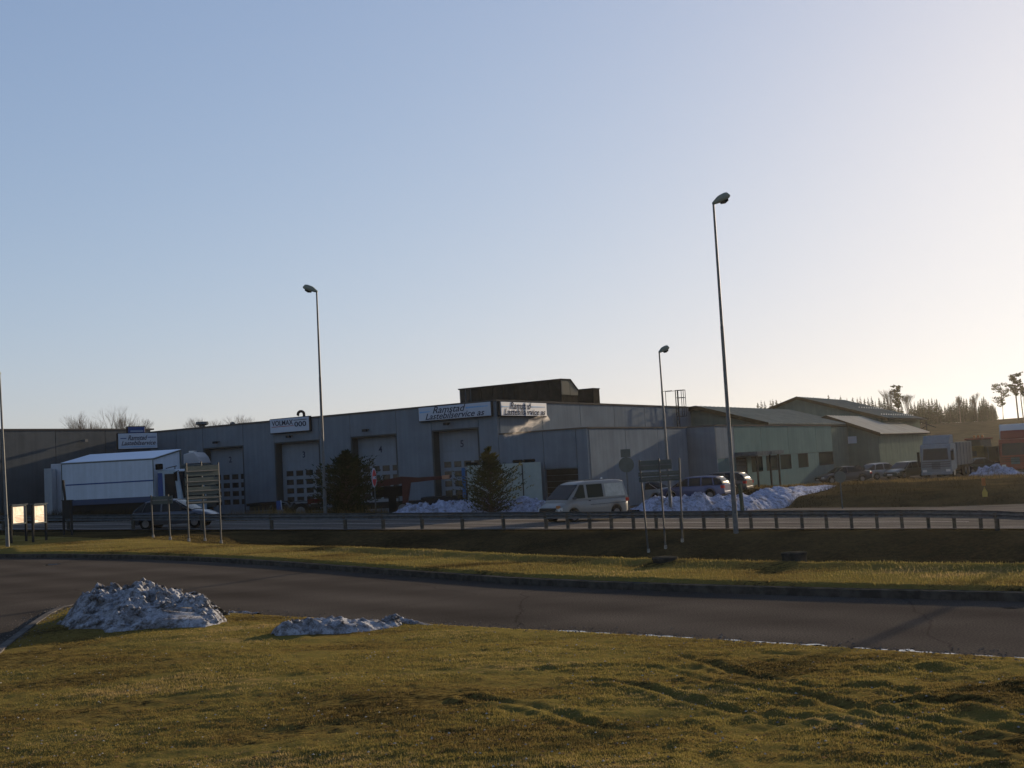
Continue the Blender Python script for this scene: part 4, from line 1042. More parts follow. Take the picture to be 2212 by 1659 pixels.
# ------------------------------------------------------------------ wheels and vehicles
def wheel(par, x, y, z, r_, w, side, double=False, rimm=None):
    t_ = MB().tube([(x, y - w / 2, z), (x, y - w / 2 + .02, z), (x, y + w / 2 - .02, z), (x, y + w / 2, z)], [r_ * .9, r_, r_, r_ * .9], 20).build('wheel', M_black, par, smooth=False)
    smooth_by_angle(t_)
    ys = y + side * (w / 2)
    rm = MB().tube([(x, ys - side * .03, z), (x, ys + side * .012, z)], [r_ * .62, r_ * .60], 16)
    rm.tube([(x, ys, z), (x, ys + side * .04, z)], [r_ * .22, r_ * .16], 10)
    rm.build('rim', rimm or M_rim, t_)
    return t_
def lerp_tab(tab, x):
    return float(np.interp(x, [a for a, _ in tab], [b for _, b in tab]))
def make_car(name, label, loc, heading, paint, L=4.2, W=1.68, Ht=1.42, belt=.92, hood=None, roof=None, wb=(-1.3, 1.25), wr=.30, group=None, cat='car', glassm=None, bumper=None, van=False, windows=None, tl=M_tl, rail_bars=False):
    """front is +x. hood: table x->body top height; roof: table x->roof height (None where no cabin)"""
    t = thing(name, loc, heading, label, cat, group)
    hw = W / 2; xs_ = sorted(set([round(v, 3) for v in list(np.linspace(-L / 2, L / 2, 30))] + [w_ + s_ * (wr + .07) * c_ for w_ in wb for s_ in (-1, 1) for c_ in (1.0, .93, .8, .55, .2)]))
    rings = []
    for x in xs_:
        e = abs(x) / (L / 2); wn = hw * (1 - .12 * max(0, (e - .72) / .28) ** 2 - .05 * max(0, (e - .93) / .07))
        zt = lerp_tab(hood, x); zb = .22 + .14 * max(0, (e - .85) / .15)
        for w_ in wb:
            q = (wr + .07) ** 2 - (x - w_) ** 2
            if q > 0: zb = max(zb, wr + math.sqrt(q) * 1.0)
        zb = min(zb, zt - .12); mz = zb + (zt - zb) * .45; sh = max(zt - .10, mz + .02)
        half = [(0, zb), (wn * .9, zb), (wn * .985, zb + .03), (wn, mz), (wn * .975, sh), (wn * .86, zt), (wn * .45, zt + .015), (0, zt + .02)]
        rings.append([Vector((x, y, z)) for y, z in half] + [Vector((x, -y, z)) for y, z in half[-2:0:-1]])
    body = MB().loft(rings).build('body', paint, t); smooth_by_angle(body, 50)
    # cabin
    rx = [x for x, z in roof]; n_ = 22
    def wtop(x): return hw * .80
    cab = []; xsr = np.linspace(rx[0], rx[-1], n_)
    for x in xsr:
        zt = lerp_tab(roof, x); zb = lerp_tab(hood, x) - .04; zt = max(zt, zb + .02); f_ = (zt - zb) / (Ht - belt + .04)
        wb_ = hw * .955; wt_ = hw * (.955 - .155 * min(1, f_)); 
        half = [(0, zb), (wb_, zb), (wt_ + .01, max(zb, zt - .07)), (wt_ * .93, zt), (wt_ * .5, zt + .02), (0, zt + .025)]
        cab.append([Vector((x, y, z)) for y, z in half] + [Vector((x, -y, z)) for y, z in half[-2:0:-1]])
    if van:
        g = MB().loft(cab).build('upper_body', paint, t); smooth_by_angle(g, 50)
    else:
        g = MB().loft(cab).build('glass', glassm or M_glass, t); smooth_by_angle(g, 40)
        # roof skin
        flat = [x for x, z in roof if z > Ht - .10]; r0_, r1_ = min(flat), max(flat)
        rr2 = []
        for x in np.linspace(r0_, r1_, 10):
            zt = lerp_tab(roof, x); wt_ = hw * .80
            rr2.append([Vector((x, y, z)) for y, z in ((-wt_ - .012, zt - .05), (-wt_ * .93, zt + .014), (-wt_ * .5, zt + .034), (0, zt + .04), (wt_ * .5, zt + .034), (wt_ * .93, zt + .014), (wt_ + .012, zt - .05), (0, zt - .0))])
        smooth_by_angle(MB().loft(rr2).build('roof', paint, t), 50)
        # pillars
        pil = MB()
        xb0, xb1 = rx[0], rx[-1]; inner = sorted(roof)
        def side_pt(x, f_):
            zb = lerp_tab(hood, x) - .04; zt = lerp_tab(roof, x); z = zb + (zt - zb) * f_; k_ = (z - zb) / (Ht - belt + .04)
            return Vector((x, hw * (.955 - .155 * min(1, k_)) + .012, z))
        for sy in (1, -1):
            for (xa, xt) in windows or []:
                a_ = side_pt(xa, .0); zt = lerp_tab(roof, xt); b_ = Vector((xt, hw * .80 + .012, zt - .04)); a_.y *= sy; b_.y *= sy
                pil.bar(a_, b_, .07, .03)
        if windows: pil.build('pillar', paint, t)
    for w_ in wb:
        for sy in (-1, 1): wheel(t, w_, sy * (hw - .11), wr, wr, .19, sy)
    xf = L / 2; zf = lerp_tab(hood, xf * .93)
    for sy in (-1, 1):
        MB().loft([[Vector((xf * .985 - .02, sy * hw * a_, z)) for a_, z in ((.55, zf - .20), (.86, zf - .20), (.88, zf - .05), (.58, zf - .08))], [Vector((xf * .985 - .22, sy * hw * a_, z)) for a_, z in ((.55, zf - .20), (.95, zf - .18), (.95, zf - .03), (.58, zf - .02))]]).build('headlight', M_hl, t)
        zr3 = lerp_tab(hood, -xf * .95)
        MB().box(-xf - .005, -xf + .22, sy * hw * .70 if sy > 0 else -hw * .93, sy * hw * .93 if sy > 0 else -hw * .70, zr3 - .28, zr3 - .10).build('tail_light', tl, t)
        xm = rx[-1] - .45
        MB().loft([[Vector((xm, sy * (hw + .02), belt + .02)), Vector((xm, sy * (hw + .2), belt + .03)), Vector((xm, sy * (hw + .2), belt + .16)), Vector((xm, sy * (hw + .02), belt + .15))], [Vector((xm + .1, sy * (hw + .02), belt + .04)), Vector((xm + .09, sy * (hw + .16), belt + .05)), Vector((xm + .09, sy * (hw + .16), belt + .13)), Vector((xm + .1, sy * (hw + .02), belt + .13))]]).build('mirror', bumper or M_dark, t)
    b = MB(); b.box(xf * .955, xf + .015, -hw * .80, hw * .80, .30, .50); bb = b.build('bumper', bumper or paint, t, bevel=.03)
    b = MB(); b.box(-xf - .03, -xf * .955, -hw * .80, hw * .80, .32, .52); b.build('bumper', bumper or paint, t, bevel=.03)
    MB().box(xf + .016, xf + .03, -.26, .26, .36, .47).build('number_plate', M_plate, t)
    MB().box(xf * .97, xf + .005, -hw * .5, hw * .5, zf - .20, zf - .10).build('grille', M_dark, t)
    return t
HATCH = dict(L=4.15, W=1.68, Ht=1.46, belt=.93, hood=[(-2.07, .80), (-1.95, .93), (0, .93), (.85, .93), (1.5, .84), (1.9, .70), (2.07, .58)],
    roof=[(-1.95, .93), (-1.75, 1.12), (-1.35, 1.38), (-.9, 1.45), (-.2, 1.46), (.25, 1.42), (.62, 1.22), (1.12, .92)], wb=(-1.28, 1.27), windows=[(-1.45, -1.25), (-.45, -.45), (1.0, .28)])
SEDAN = dict(L=4.55, W=1.75, Ht=1.42, belt=.93, hood=[(-2.27, .85), (-2.2, .97), (-1.6, .98), (0, .93), (.8, .92), (1.6, .82), (2.05, .70), (2.27, .58)],
    roof=[(-1.75, .97), (-1.2, 1.22), (-.8, 1.38), (-.3, 1.42), (.2, 1.40), (.6, 1.22), (1.1, .92)], wb=(-1.35, 1.35), windows=[(-1.5, -.9), (-.1, -.1), (1.0, .25)])
WAGON = dict(L=4.5, W=1.74, Ht=1.48, belt=.95, hood=[(-2.25, .90), (-2.15, .98), (-1.6, .97), (.9, .94), (1.6, .84), (2.05, .72), (2.25, .6)],
    roof=[(-2.15, .97), (-2.0, 1.2), (-1.75, 1.42), (-1.0, 1.48), (0, 1.47), (.35, 1.42), (.7, 1.22), (1.2, .93)], wb=(-1.33, 1.35), windows=[(-1.6, -1.5), (-.75, -.75), (.1, .1), (1.1, .35)])
def paintm(name, c, metal=.3, rough=.3): return mat(name, c, rough, metal, var=.03, scale=3, coat=.3)

# small car on the road at the left
Pc = at(379, 1146, 57.0); Pc.z = float(zroad(Pc.x)); 
make_car('parked_car', 'small blue grey hatchback driving right behind the sign posts', (Pc.x, 57.2, Pc.z), R(-17 + 12), paintm('paint_bluegrey', (.028, .038, .058)), **HATCH)
# van
Vp = at(1262, 1120, 56.5); 
def make_van(loc, heading):
    P = dict(L=4.75, W=1.80, Ht=1.98, belt=1.10, hood=[(-2.37, 1.02), (-2.3, 1.12), (1.3, 1.12), (1.75, 1.02), (2.15, .86), (2.37, .66)],
        roof=[(-2.33, 1.12), (-2.28, 1.55), (-2.15, 1.88), (-1.9, 1.96), (-.5, 1.98), (.5, 1.96), (.85, 1.88), (1.85, 1.02)], wb=(-1.45, 1.40), wr=.32)
    t = make_car('van', 'silver beige passenger van facing left behind the guardrail, in front of the snow', loc, heading, paintm('paint_silver', (.17, .168, .160), .15, .4), cat='van', van=True, bumper=mat('bumper_grey', (.06, .065, .07), .7), **P)
    def sp(x, z, sy, off=.014):
        hw = .9; k_ = (z - 1.08) / (1.98 - 1.10 + .04); return Vector((x, sy * (hw * (.955 - .155 * min(1, k_)) + off), z))
    for sy in (-1, 1):
        for nm, q in (('side_window', [(1.42, 1.16), (.60, 1.16), (.60, 1.82), (.86, 1.82)]), ('side_window', [(.42, 1.16), (-.62, 1.16), (-.62, 1.82), (.42, 1.82)]), ('side_window', [(-.78, 1.16), (-2.12, 1.16), (-2.02, 1.80), (-.78, 1.80)])):
            a_ = [sp(x, z, sy) for x, z in q]; c_ = [sp(x, z, sy, -.02) for x, z in q]
            MB().add(a_ + c_, [(0, 1, 2, 3), (7, 6, 5, 4), (0, 4, 5, 1), (1, 5, 6, 2), (2, 6, 7, 3), (3, 7, 4, 0)]).build(nm, M_winglass if q[0][0] > -.5 else mat('glass_backlit', (.30, .30, .27), .2, var=.1), t)  # rearmost side windows coloured pale for the light seen through them
        MB().box(.28, .42, sy * .905 - .01, sy * .905 + .01, 1.0, 1.04).build('door_handle', M_dark, t)
        MB().box(-2.1, .3, sy * .897 - .004, sy * .897 + .008, .80, .83).build('side_strip', M_galvd, t)
    # windscreen
    def wp(x, y, off): 
        return Vector((x + off, y, float(np.interp(x, [.85, 1.85], [1.88, 1.02])) + off * .9))
    q = [(1.72, -.80), (1.72, .80), (.93, .70), (.93, -.70)]
    MB().add([wp(x, y, .035) for x, y in q] + [wp(x, y, .005) for x, y in q], [(0, 1, 2, 3), (7, 6, 5, 4), (0, 4, 5, 1), (1, 5, 6, 2), (2, 6, 7, 3), (3, 7, 4, 0)]).build('windscreen', M_glass, t)
    MB().box(2.24, 2.40, -.62, .62, .60, .76).build('grille', M_dark, t, bevel=.02)
    for yy in (-.6, .6): MB().bar((-1.9, yy, 2.02), (.4, yy, 2.02), .04).build('roof_rail', M_galv, t)
    MB().tube([(-1.3, 0, 2.0), (-1.35, 0, 2.10)], .05, 8).build('antenna_base', M_hl, t)
    MB().box(2.20, 2.33, .62, .80, .74, .88).build('indicator', M_orange, t)
    return t
Vz = float(zroad(Vp.x)); make_van((Vp.x, Vp.y, Vz), R(180 + 38))
# parked cars behind the snow and on the right
def park(px, py, Y, hd, paint, spec, label, name='parked_car', z=None, group='cars parked in the yard', **k):
    P = at(px, py, Y); zz = H(P.x, P.y) if z is None else z
    return make_car(name, label, (P.x, P.y, zz), hd, paint, group=group, **{**spec, **k})
park(1500, 1048, 72, R(150), paintm('paint_darkblue', (.03, .05, .13)), WAGON, 'dark blue car parked behind the snow bank left of the tallest lamp')
park(1550, 1040, 76, R(150), paintm('paint_black', (.015, .016, .02)), WAGON, 'black estate car with red tail lamps behind the blue one, at the office entrance', Ht=1.48)
park(1385, 1060, 74, R(150), paintm('paint_lightsilver', (.25, .27, .29)), SEDAN, 'pale silver car half hidden behind the direction sign frame')
park(1822, 1040, 96, R(186), paintm('paint_black2', (.014, .014, .016)), SEDAN, 'black sedan at the left end of the row on the brown bank')
park(1908, 1036, 101, R(20), paintm('paint_white', (.25, .25, .25)), HATCH, 'pale hatchback second from left in the row below the green hall')
park(1957, 1032, 100, R(215), paintm('paint_darkgreen', (.03, .045, .035)), WAGON, 'dark green estate car with bright sun glint left of the white truck')
park(2120, 1028, 101, R(10), paintm('paint_deepgreen', (.015, .03, .028)), SEDAN, 'low dark car behind the snow heap right of the white truck')
park(1880, 1030, 112, R(10), paintm('paint_maroon', (.08, .015, .015)), HATCH, 'maroon car mostly hidden behind the black sedan')

# box truck at the left
Z_A = 0
B_ = at(331, 990, 71.5); phi = R(64.2); hv_ = Vector((math.sin(phi), -math.cos(phi), 0)); Lb = 8.2; dp = 2.5
A_ = B_ - hv_ * Lb; A_.z = at(132, 1001, A_.y).z; nv_ = Vector((math.cos(phi), math.sin(phi), 0)); C_ = B_ + nv_ * dp
gz = H(B_.x - 3, B_.y + 1)
t = thing('box_truck', (A_.x, A_.y, gz), math.atan2(hv_.y, hv_.x), 'white box truck with sloping roof and blue stripes in front of the grey wing', 'truck')
htA, ht = A_.z - gz, B_.z - gz; hb = at(390, 971, C_.y).z - gz; hbA = hb + (htA - ht); zb0 = at(230, 1089, 73).z - gz
b = MB(); b.add([(x, y, z) for x, h1_, h2_ in ((0, htA, hbA), (Lb, ht, hb)) for y, z in ((0, zb0), (0, h1_), (dp, h2_), (dp, zb0))], [(0, 1, 2, 3), (7, 6, 5, 4), (0, 4, 5, 1), (1, 5, 6, 2), (2, 6, 7, 3), (3, 7, 4, 0)]); b.build('cargo_box', M_white, t, bevel=.03)
b = MB(); b.add([(x, y, z + o_) for o_ in (.002, .03) for x, h1_, h2_ in ((-.02, htA, hbA), (Lb + .02, ht, hb)) for y, z in ((-.03, h1_), (dp + .03, h2_))], [(0, 1, 3, 2), (6, 7, 5, 4), (0, 4, 5, 1), (2, 3, 7, 6), (1, 5, 7, 3), (0, 2, 6, 4)]); b.build('roof', mat('truck_roof', (.46, .53, .64), .5), t)
b = MB()
b.box(0, .06, -.02, -.002, zb0, htA - .10); b.box(Lb - .06, Lb, -.02, -.002, zb0, ht - .10); b.bar((.0, -.012, htA - .05), (Lb, -.012, ht - .05), .02, .06); b.bar((Lb + .03, 0.0, ht - .05), (Lb + .03, dp, hb - .05), .05, .08); b.box(Lb + .002, Lb + .05, dp - .1, dp, zb0, hb - .06); b.build('edge_trim', M_signback, t)
MB().box(.35, Lb + .02, -.014, -.002, zb0 + .48 * (ht - zb0), zb0 + .51 * (ht - zb0)).build('stripe', M_blue, t)
MB().box(.35, Lb, -.014, -.002, zb0 + .0, zb0 + .13 * (ht - zb0)).build('lower_stripe', mat('stripe_blue2', (.03, .05, .10), .5), t)
MB().box(.0, Lb + 1.6, .3, dp - .3, .7, zb0 - .01).build('chassis', M_dark, t)
for x in (1.1, 2.3, Lb + 1.0):
    for y, sy in ((.18, -1), (dp - .18, 1)): wheel(t, x, y, .48, .48, .3, sy)
cx0, cx1 = Lb + .25, Lb + 2.15; cz0, cz1 = .55, at(360, 1016, 70.8).z - gz + .05
cab = MB().prism([(cx0, cz0), (cx1, cz0), (cx1 + .02, 1.45), (cx1 - .32, cz1 - .12), (cx1 - .5, cz1), (cx0, cz1)], .05, dp - .05).build('cab', mat('cab_paleblue', (.24, .30, .36), .4, var=.05), t, bevel=.03)
MB().prism([(cx0 + .05, .9), (cx0 + .5, .9), (cx0 + .42, cz1 - .2), (cx0 + .05, cz1 - .2)], .03, .048).build('blue_panel', M_blue, cab)
MB().prism([(cx0 + .62, 1.42), (cx1 - .25, 1.42), (cx1 - .48, cz1 - .28), (cx0 + .62, cz1 - .28)], .03, .048).build('side_window', M_glass, cab)
MB().add([(cx1 + .045, .25, 1.5), (cx1 + .045, dp - .25, 1.5), (cx1 - .28, dp - .25, cz1 - .15), (cx1 - .28, .25, cz1 - .15)], [(0, 1, 2, 3)]).build('windscreen', M_glass, cab)
MB().box(cx0 + .0, cx0 + .5, -.15, .1, cz1 + .02, cz1 + .40).build('air_intake', M_black, t, bevel=.05)
MB().bar((cx1 - .1, -.25, cz1 - .2), (cx1 - .1, -.25, cz1 - .75), .22, .1).bar((cx1 - .15, .1, cz1 - .1), (cx1 - .1, -.25, cz1 - .2), .04).build('mirror', M_black, t)
MB().bar((cx0 + .7, .1, cz1 + .08), (cx1 - .3, .1, cz1 + .2), .05).bar((cx1 - .45, .1, cz1 + .2), (cx1 - .45, .1, cz1), .05).build('roof_rack', M_galvd, t)
# second truck with roof deflector behind it
P = at(412, 1000, 77); gz2 = H(P.x, P.y); t = thing('tractor_truck', (P.x, P.y, gz2), R(-4), 'truck cab with pale curved roof deflector behind the sign panels', 'truck')
ztp = at(410, 977, 77).z - gz2; zdb = at(410, 1002, 77).z - gz2
MB().prism([(-1.2, .7), (.9, .7), (.95, 1.6), (.72, zdb - .05), (-1.2, zdb - .05)], 0, 2.4).build('cab', M_signback, t, bevel=.04)
MB().prism([(-.55, zdb), (.66, zdb), (.48, zdb + .45), (.2, ztp - .02), (.0, ztp), (-.55, ztp - .12)], .1, 2.3).build('roof_deflector', mat('deflector', (.34, .34, .35), .4), t, bevel=.04)
MB().box(-.45, -.1, .9, 1.5, ztp - .05, ztp + .12).build('roof_horn', M_hl, t)
MB().box(-6, -1.2, .4, 2.0, .6, .9).build('chassis', M_dark, t)
for x in (.2, -4.2):
    for y, sy in ((.2, -1), (2.2, 1)): wheel(t, x, y, .5, .5, .3, sy)
# container and cabinet behind the truck
def container(px0, px1, pyt, Y, depth, label, m, ribs=8, name='cargo_container', rz=0, stripes_=False):
    a_ = at(px0, pyt, Y); b_ = at(px1, pyt, Y); w = b_.x - a_.x; gz = H(a_.x, Y) - .05; h = (a_.z + b_.z) / 2 - gz
    t = thing(name, (a_.x, a_.y, gz), rz, label, 'container')
    b = MB(); b.box(.04, w - .04, .04, depth, .1, h - .06); b.build('shell', m, t)
    b = MB()
    for x in (0, w - .08): b.box(x, x + .08, 0, .08, 0, h)
    b.box(.08, w - .08, 0, .06, h - .1, h - .001); b.box(.08, w - .08, 0, .06, 0, .12); b.build('corner_frame', m, t)
    n = max(2, int(w / .35)); b = MB()
    for k in range(n): b.box(.12 + (w - .24) * k / n, .12 + (w - .24) * (k + .5) / n, .015, .04, .14, h - .12)
    o = b.build('corrugation', m, t); o['kind'] = 'stuff'
    return t, w, h
container(110, 134, 1002, 78.0, .9, 'pale container standing behind the rear of the white truck', mat('cont_pale', (.42, .45, .50), .6, var=.06, scale=1))
container(95, 111, 1012, 77.0, .9, 'narrow grey container at the left of the pale one', mat('cont_grey', (.30, .33, .36), .6, var=.06, scale=1))
# container behind the second spruce
t, w, h = container(1008, 1168, 1002, 66.3, 2.4, 'long pale grey green container behind the right spruce', mat('cont_green', (.25, .30, .29), .6, var=.06, scale=1))
MB().box(w * .74, w * .755, -.03, -.002, .1, h - .1).build('door_gap', M_dark, t)
for a_, b_, nm in ((-.02, .16, 'tarp'), (.24, .42, 'tarp'), (.62, .76, 'beam'), (.765, .93, 'beam')):
    MB().box(w * a_, w * b_, .1, 1.4, h + .01, h + .20).build(nm, M_black, t, bevel=.05)
MB().box(-.32, -.12, -.02, .05, -.0, h - .1).build('blue_post', mat('post_blue', (.04, .10, .22), .6), t)
# flatbed truck chassis at the door 3
P = at(630, 1078, 67.5); gz = H(P.x, P.y); t = thing('flatbed_truck', (P.x, P.y, gz), R(-8), 'dark flatbed truck chassis with large wheels below garage door three', 'truck')
MB().box(-2.7, 1.9, 0, .5, .75, 1.02).build('frame', M_dark, t, bevel=.03); MB().box(-2.8, -.9, -.2, 2.2, 1.02, 1.18).build('deck', M_black, t)
for x in (-.75, .55):
    wheel(t, x, .1, .52, .52, .3, -1); wheel(t, x, 2.1, .52, .52, .3, 1)
    MB().tube([(x - .62, -.05, .85), (x - .45, -.05, 1.12), (x, -.05, 1.2), (x + .45, -.05, 1.12), (x + .62, -.05, .85)], .05, 6).build('mudguard', M_galvd, t)
MB().box(1.0, 2.3, -.1, .3, .95, 1.25).build('red_box', mat('rust_red', (.06, .015, .012), .6), t, bevel=.03)
for zz in (.95, .5): MB().box(1.25, 2.9, -.15, -.05, zz, zz + .07).build('side_guard', M_galv, t)
# crane truck with the long red boom
P = at(855, 1085, 66.0); gz = H(P.x, P.y); t = thing('crane_truck', (P.x, P.y, gz), R(-6), 'dark recovery truck with a long rusty red crane boom pointing right', 'crane')
def bz(x, y): q = at(x, y, 66.0) - P; q.z = at(x, y, 66.0).z - gz; return q
bp1 = [bz(815, 1046), bz(868, 1037), bz(905, 1036), bz(960, 1031), bz(975, 1029)]
mr = mat('boom_red', (.055, .015, .012), .5, var=.2, scale=2)
rings = []
for p_, hh_ in zip(bp1, (.34, .42, .26, .18, .16)): rings.append([Vector((p_.x, y_, p_.z + z_)) for y_, z_ in ((-.12, -hh_ / 2), (.12, -hh_ / 2), (.12, hh_ / 2), (-.12, hh_ / 2))])
MB().loft(rings).build('boom', mr, t)
q0, q1 = bz(957, 1031), bz(973, 1029); MB().box(q0.x, q1.x, -.2, .2, q0.z - .12, q0.z + .12).build('boom_head', mat('boom_head', (.32, .17, .10), .4), t, bevel=.03)  # sunlight on the end box is put into its lighter colour
c_ = bz(880, 1050); MB().loft([[Vector((c_.x - .30, y_, c_.z + .35)) for y_ in (-.1, .1)] + [Vector((c_.x + .28, y_, c_.z + .42)) for y_ in (.1, -.1)], [Vector((c_.x - .3, y_, c_.z - 1.0)) for y_ in (-.1, .1)] + [Vector((c_.x + .0, y_, c_.z - 1.0)) for y_ in (.1, -.1)]]).build('boom_knee', mr, t)
c_ = bz(835, 1055); MB().box(c_.x - .9, c_.x + .9, .0, .9, c_.z - .5, c_.z + .1).build('crane_base', M_black, t, bevel=.06)
MB().box(c_.x - 3.4, c_.x + 1.9, .2, 1.6, .6, .95).build('chassis', M_dark, t); MB().box(c_.x + .1, c_.x + .5, -.1, .2, 0, c_.z).build('outrigger', M_black, t)
for x in (c_.x - 2.6, c_.x + .9): wheel(t, x, .2, .5, .5, .3, -1)
# dark trailer bed right of it behind the snow
P = at(1030 - 55, 1072, 66.8); gz = H(P.x, P.y); t = thing('low_trailer', (P.x, P.y, gz), R(-10), 'dark low trailer bed behind the snow bank under door five', 'trailer')
MB().box(-1.9, .6, 0, 1.8, .75, 1.15).build('bed', M_dark, t, bevel=.04); wheel(t, -1.2, .1, .4, .4, .25, -1); wheel(t, -.3, .1, .4, .4, .25, -1)

# trucks on the right
def cab_truck(px, pyb, Y, hd, m, label, body_m, body_len, body_h, deflector=True, hcab=2.9, W=2.5, group=None, bars=True):
    P = at(px, pyb, Y); gz = H(P.x, P.y); t = thing('truck', (P.x, P.y, gz), hd, label, 'truck', group)
    hw = W / 2
    cab = MB().prism([(-2.0, .75), (-.0, .45), (.02, 1.5), (-.12, hcab - .3), (-.3, hcab), (-2.0, hcab)], -hw, hw).build('cab', m, t, bevel=.06)
    MB().add([(.035, -hw + .22, 1.58), (.035, hw - .22, 1.58), (-.10, hw - .28, hcab - .38), (-.10, -hw + .28, hcab - .38)], [(0, 1, 2, 3)]).build('windscreen', M_glass, cab)
    for sy in (-1, 1):
        MB().prism([(-.25, 1.55), (-1.1, 1.55), (-1.1, hcab - .45), (-.35, hcab - .45)], sy * (hw + .004), sy * (hw + .016)).build('side_window', M_glass, cab)
        MB().box(.02, .14, sy * (hw + .12) - .1, sy * (hw + .12) + .1, 1.5, 2.3).build('mirror', M_black, t, bevel=.02)
        MB().box(.0, .05, sy * (hw - .3) - .17, sy * (hw - .3) + .17, .58, .78).build('headlight', M_hl, t)
    if bars:
        for zz in (1.0, 1.18, 1.36): MB().box(.02, .06, -hw + .1, hw - .1, zz, zz + .05).build('grille_bar', M_dark, t)
        MB().box(.03, .05, -.35, .35, .8, 1.35).build('grille', M_galvd, t)
    MB().box(-.1, .10, -hw, hw, .32, .56).build('bumper', m, t, bevel=.03)
    if deflector: MB().prism([(-.35, hcab + .01), (-1.9, hcab + .01), (-1.9, hcab + .75), (-.9, hcab + .75)], -hw + .15, hw - .15).build('roof_deflector', m, t, bevel=.06)
    MB().box(-body_len - 2.2, -.2, -.5, .5, .6, .95).build('chassis', M_dark, t)
    if body_m:
        bx = MB().box(-body_len - 2.2, -2.25, -hw, hw, 1.0, body_h).build('cargo_body', body_m, t, bevel=.04)
        n = int(body_len / 1.2)
        for k in range(n): MB().box(-2.35 - k * 1.2, -2.29 - k * 1.2, hw + .003, hw + .04, 1.05, body_h - .05).build('body_rib', M_galvd, bx); MB().box(-2.35 - k * 1.2, -2.29 - k * 1.2, -hw - .04, -hw - .003, 1.05, body_h - .05).build('body_rib', M_galvd, bx)
    for x in (-1.0, -body_len - .6, -body_len + .7):
        for sy in (-1, 1): wheel(t, x, sy * (hw - .2), .5, .5, .32, sy)
    return t
cab_truck(2024, 1026, 94, R(-124), mat('truck_white', (.14, .165, .19), .6, var=.05), 'white cab over truck with roof deflector facing us at the end of the car row', mat('body_grey', (.12, .13, .14), .7), 6, 3.0)
cab_truck(2196, 1022, 97, R(-118), mat('truck_red', (.15, .022, .013), .45, var=.05), 'red truck with pale load at the right edge', mat('body_pale', (.48, .50, .54), .6), 7, 4.3, deflector=True, hcab=3.0)
cab_truck(2072, 1020, 104, R(-165), mat('truck_yellow', (.10, .075, .02), .6, var=.3, scale=2), 'dull yellow truck standing between the white and the red truck', mat('body_dark', (.05, .045, .03), .8), 5, 2.4, deflector=False, hcab=2.5, bars=False)
# red loader with beacons
P = at(2118, 1000, 108); gz = H(P.x, P.y); t = thing('wheel_loader', (P.x, P.y, gz), R(-60), 'red wheel loader with yellow beacons standing behind the trucks', 'loader')
zt = at(2118, 938, 108).z - gz; ml = mat('loader_red', (.12, .02, .012), .5)
MB().prism([(-.8, zt - 1.9), (.9, zt - 1.9), (.75, zt - .5), (-.8, zt - .5)], -.8, .8).build('cab', M_glass, t, bevel=.03)
MB().box(-.95, .95, -.9, .9, zt - .5, zt - .34).build('cab_roof', ml, t, bevel=.04)
MB().prism([(-3.0, 1.0), (-.82, 1.0), (-.82, zt - 1.4), (-2.6, zt - 1.7)], -.8, .8).build('hood', ml, t, bevel=.05); MB().box(-.8, 2.2, -.5, .5, .8, 1.6).build('front_frame', ml, t)
for x in (-2.0, 1.4):
    for sy in (-1, 1): wheel(t, x, sy * .95, .8, .8, .5, sy, rimm=M_yellow)
for y_ in (-.6, .0, .6): smooth_by_angle(MB().tube([(0, y_, zt - .34), (0, y_, zt - .2), (0, y_, zt - .06)], [.10, .12, .06], 8).build('beacon', M_orange, t))
MB().bar((1.2, -.5, 1.6), (2.8, -.5, 1.0), .2).bar((1.2, .5, 1.6), (2.8, .5, 1.0), .2).build('lift_arm', ml, t); MB().prism([(2.6, .2), (3.6, .1), (3.7, .25), (2.9, .5), (2.9, 1.3), (2.6, 1.3)], -1.3, 1.3).build('bucket', M_yellow, t)

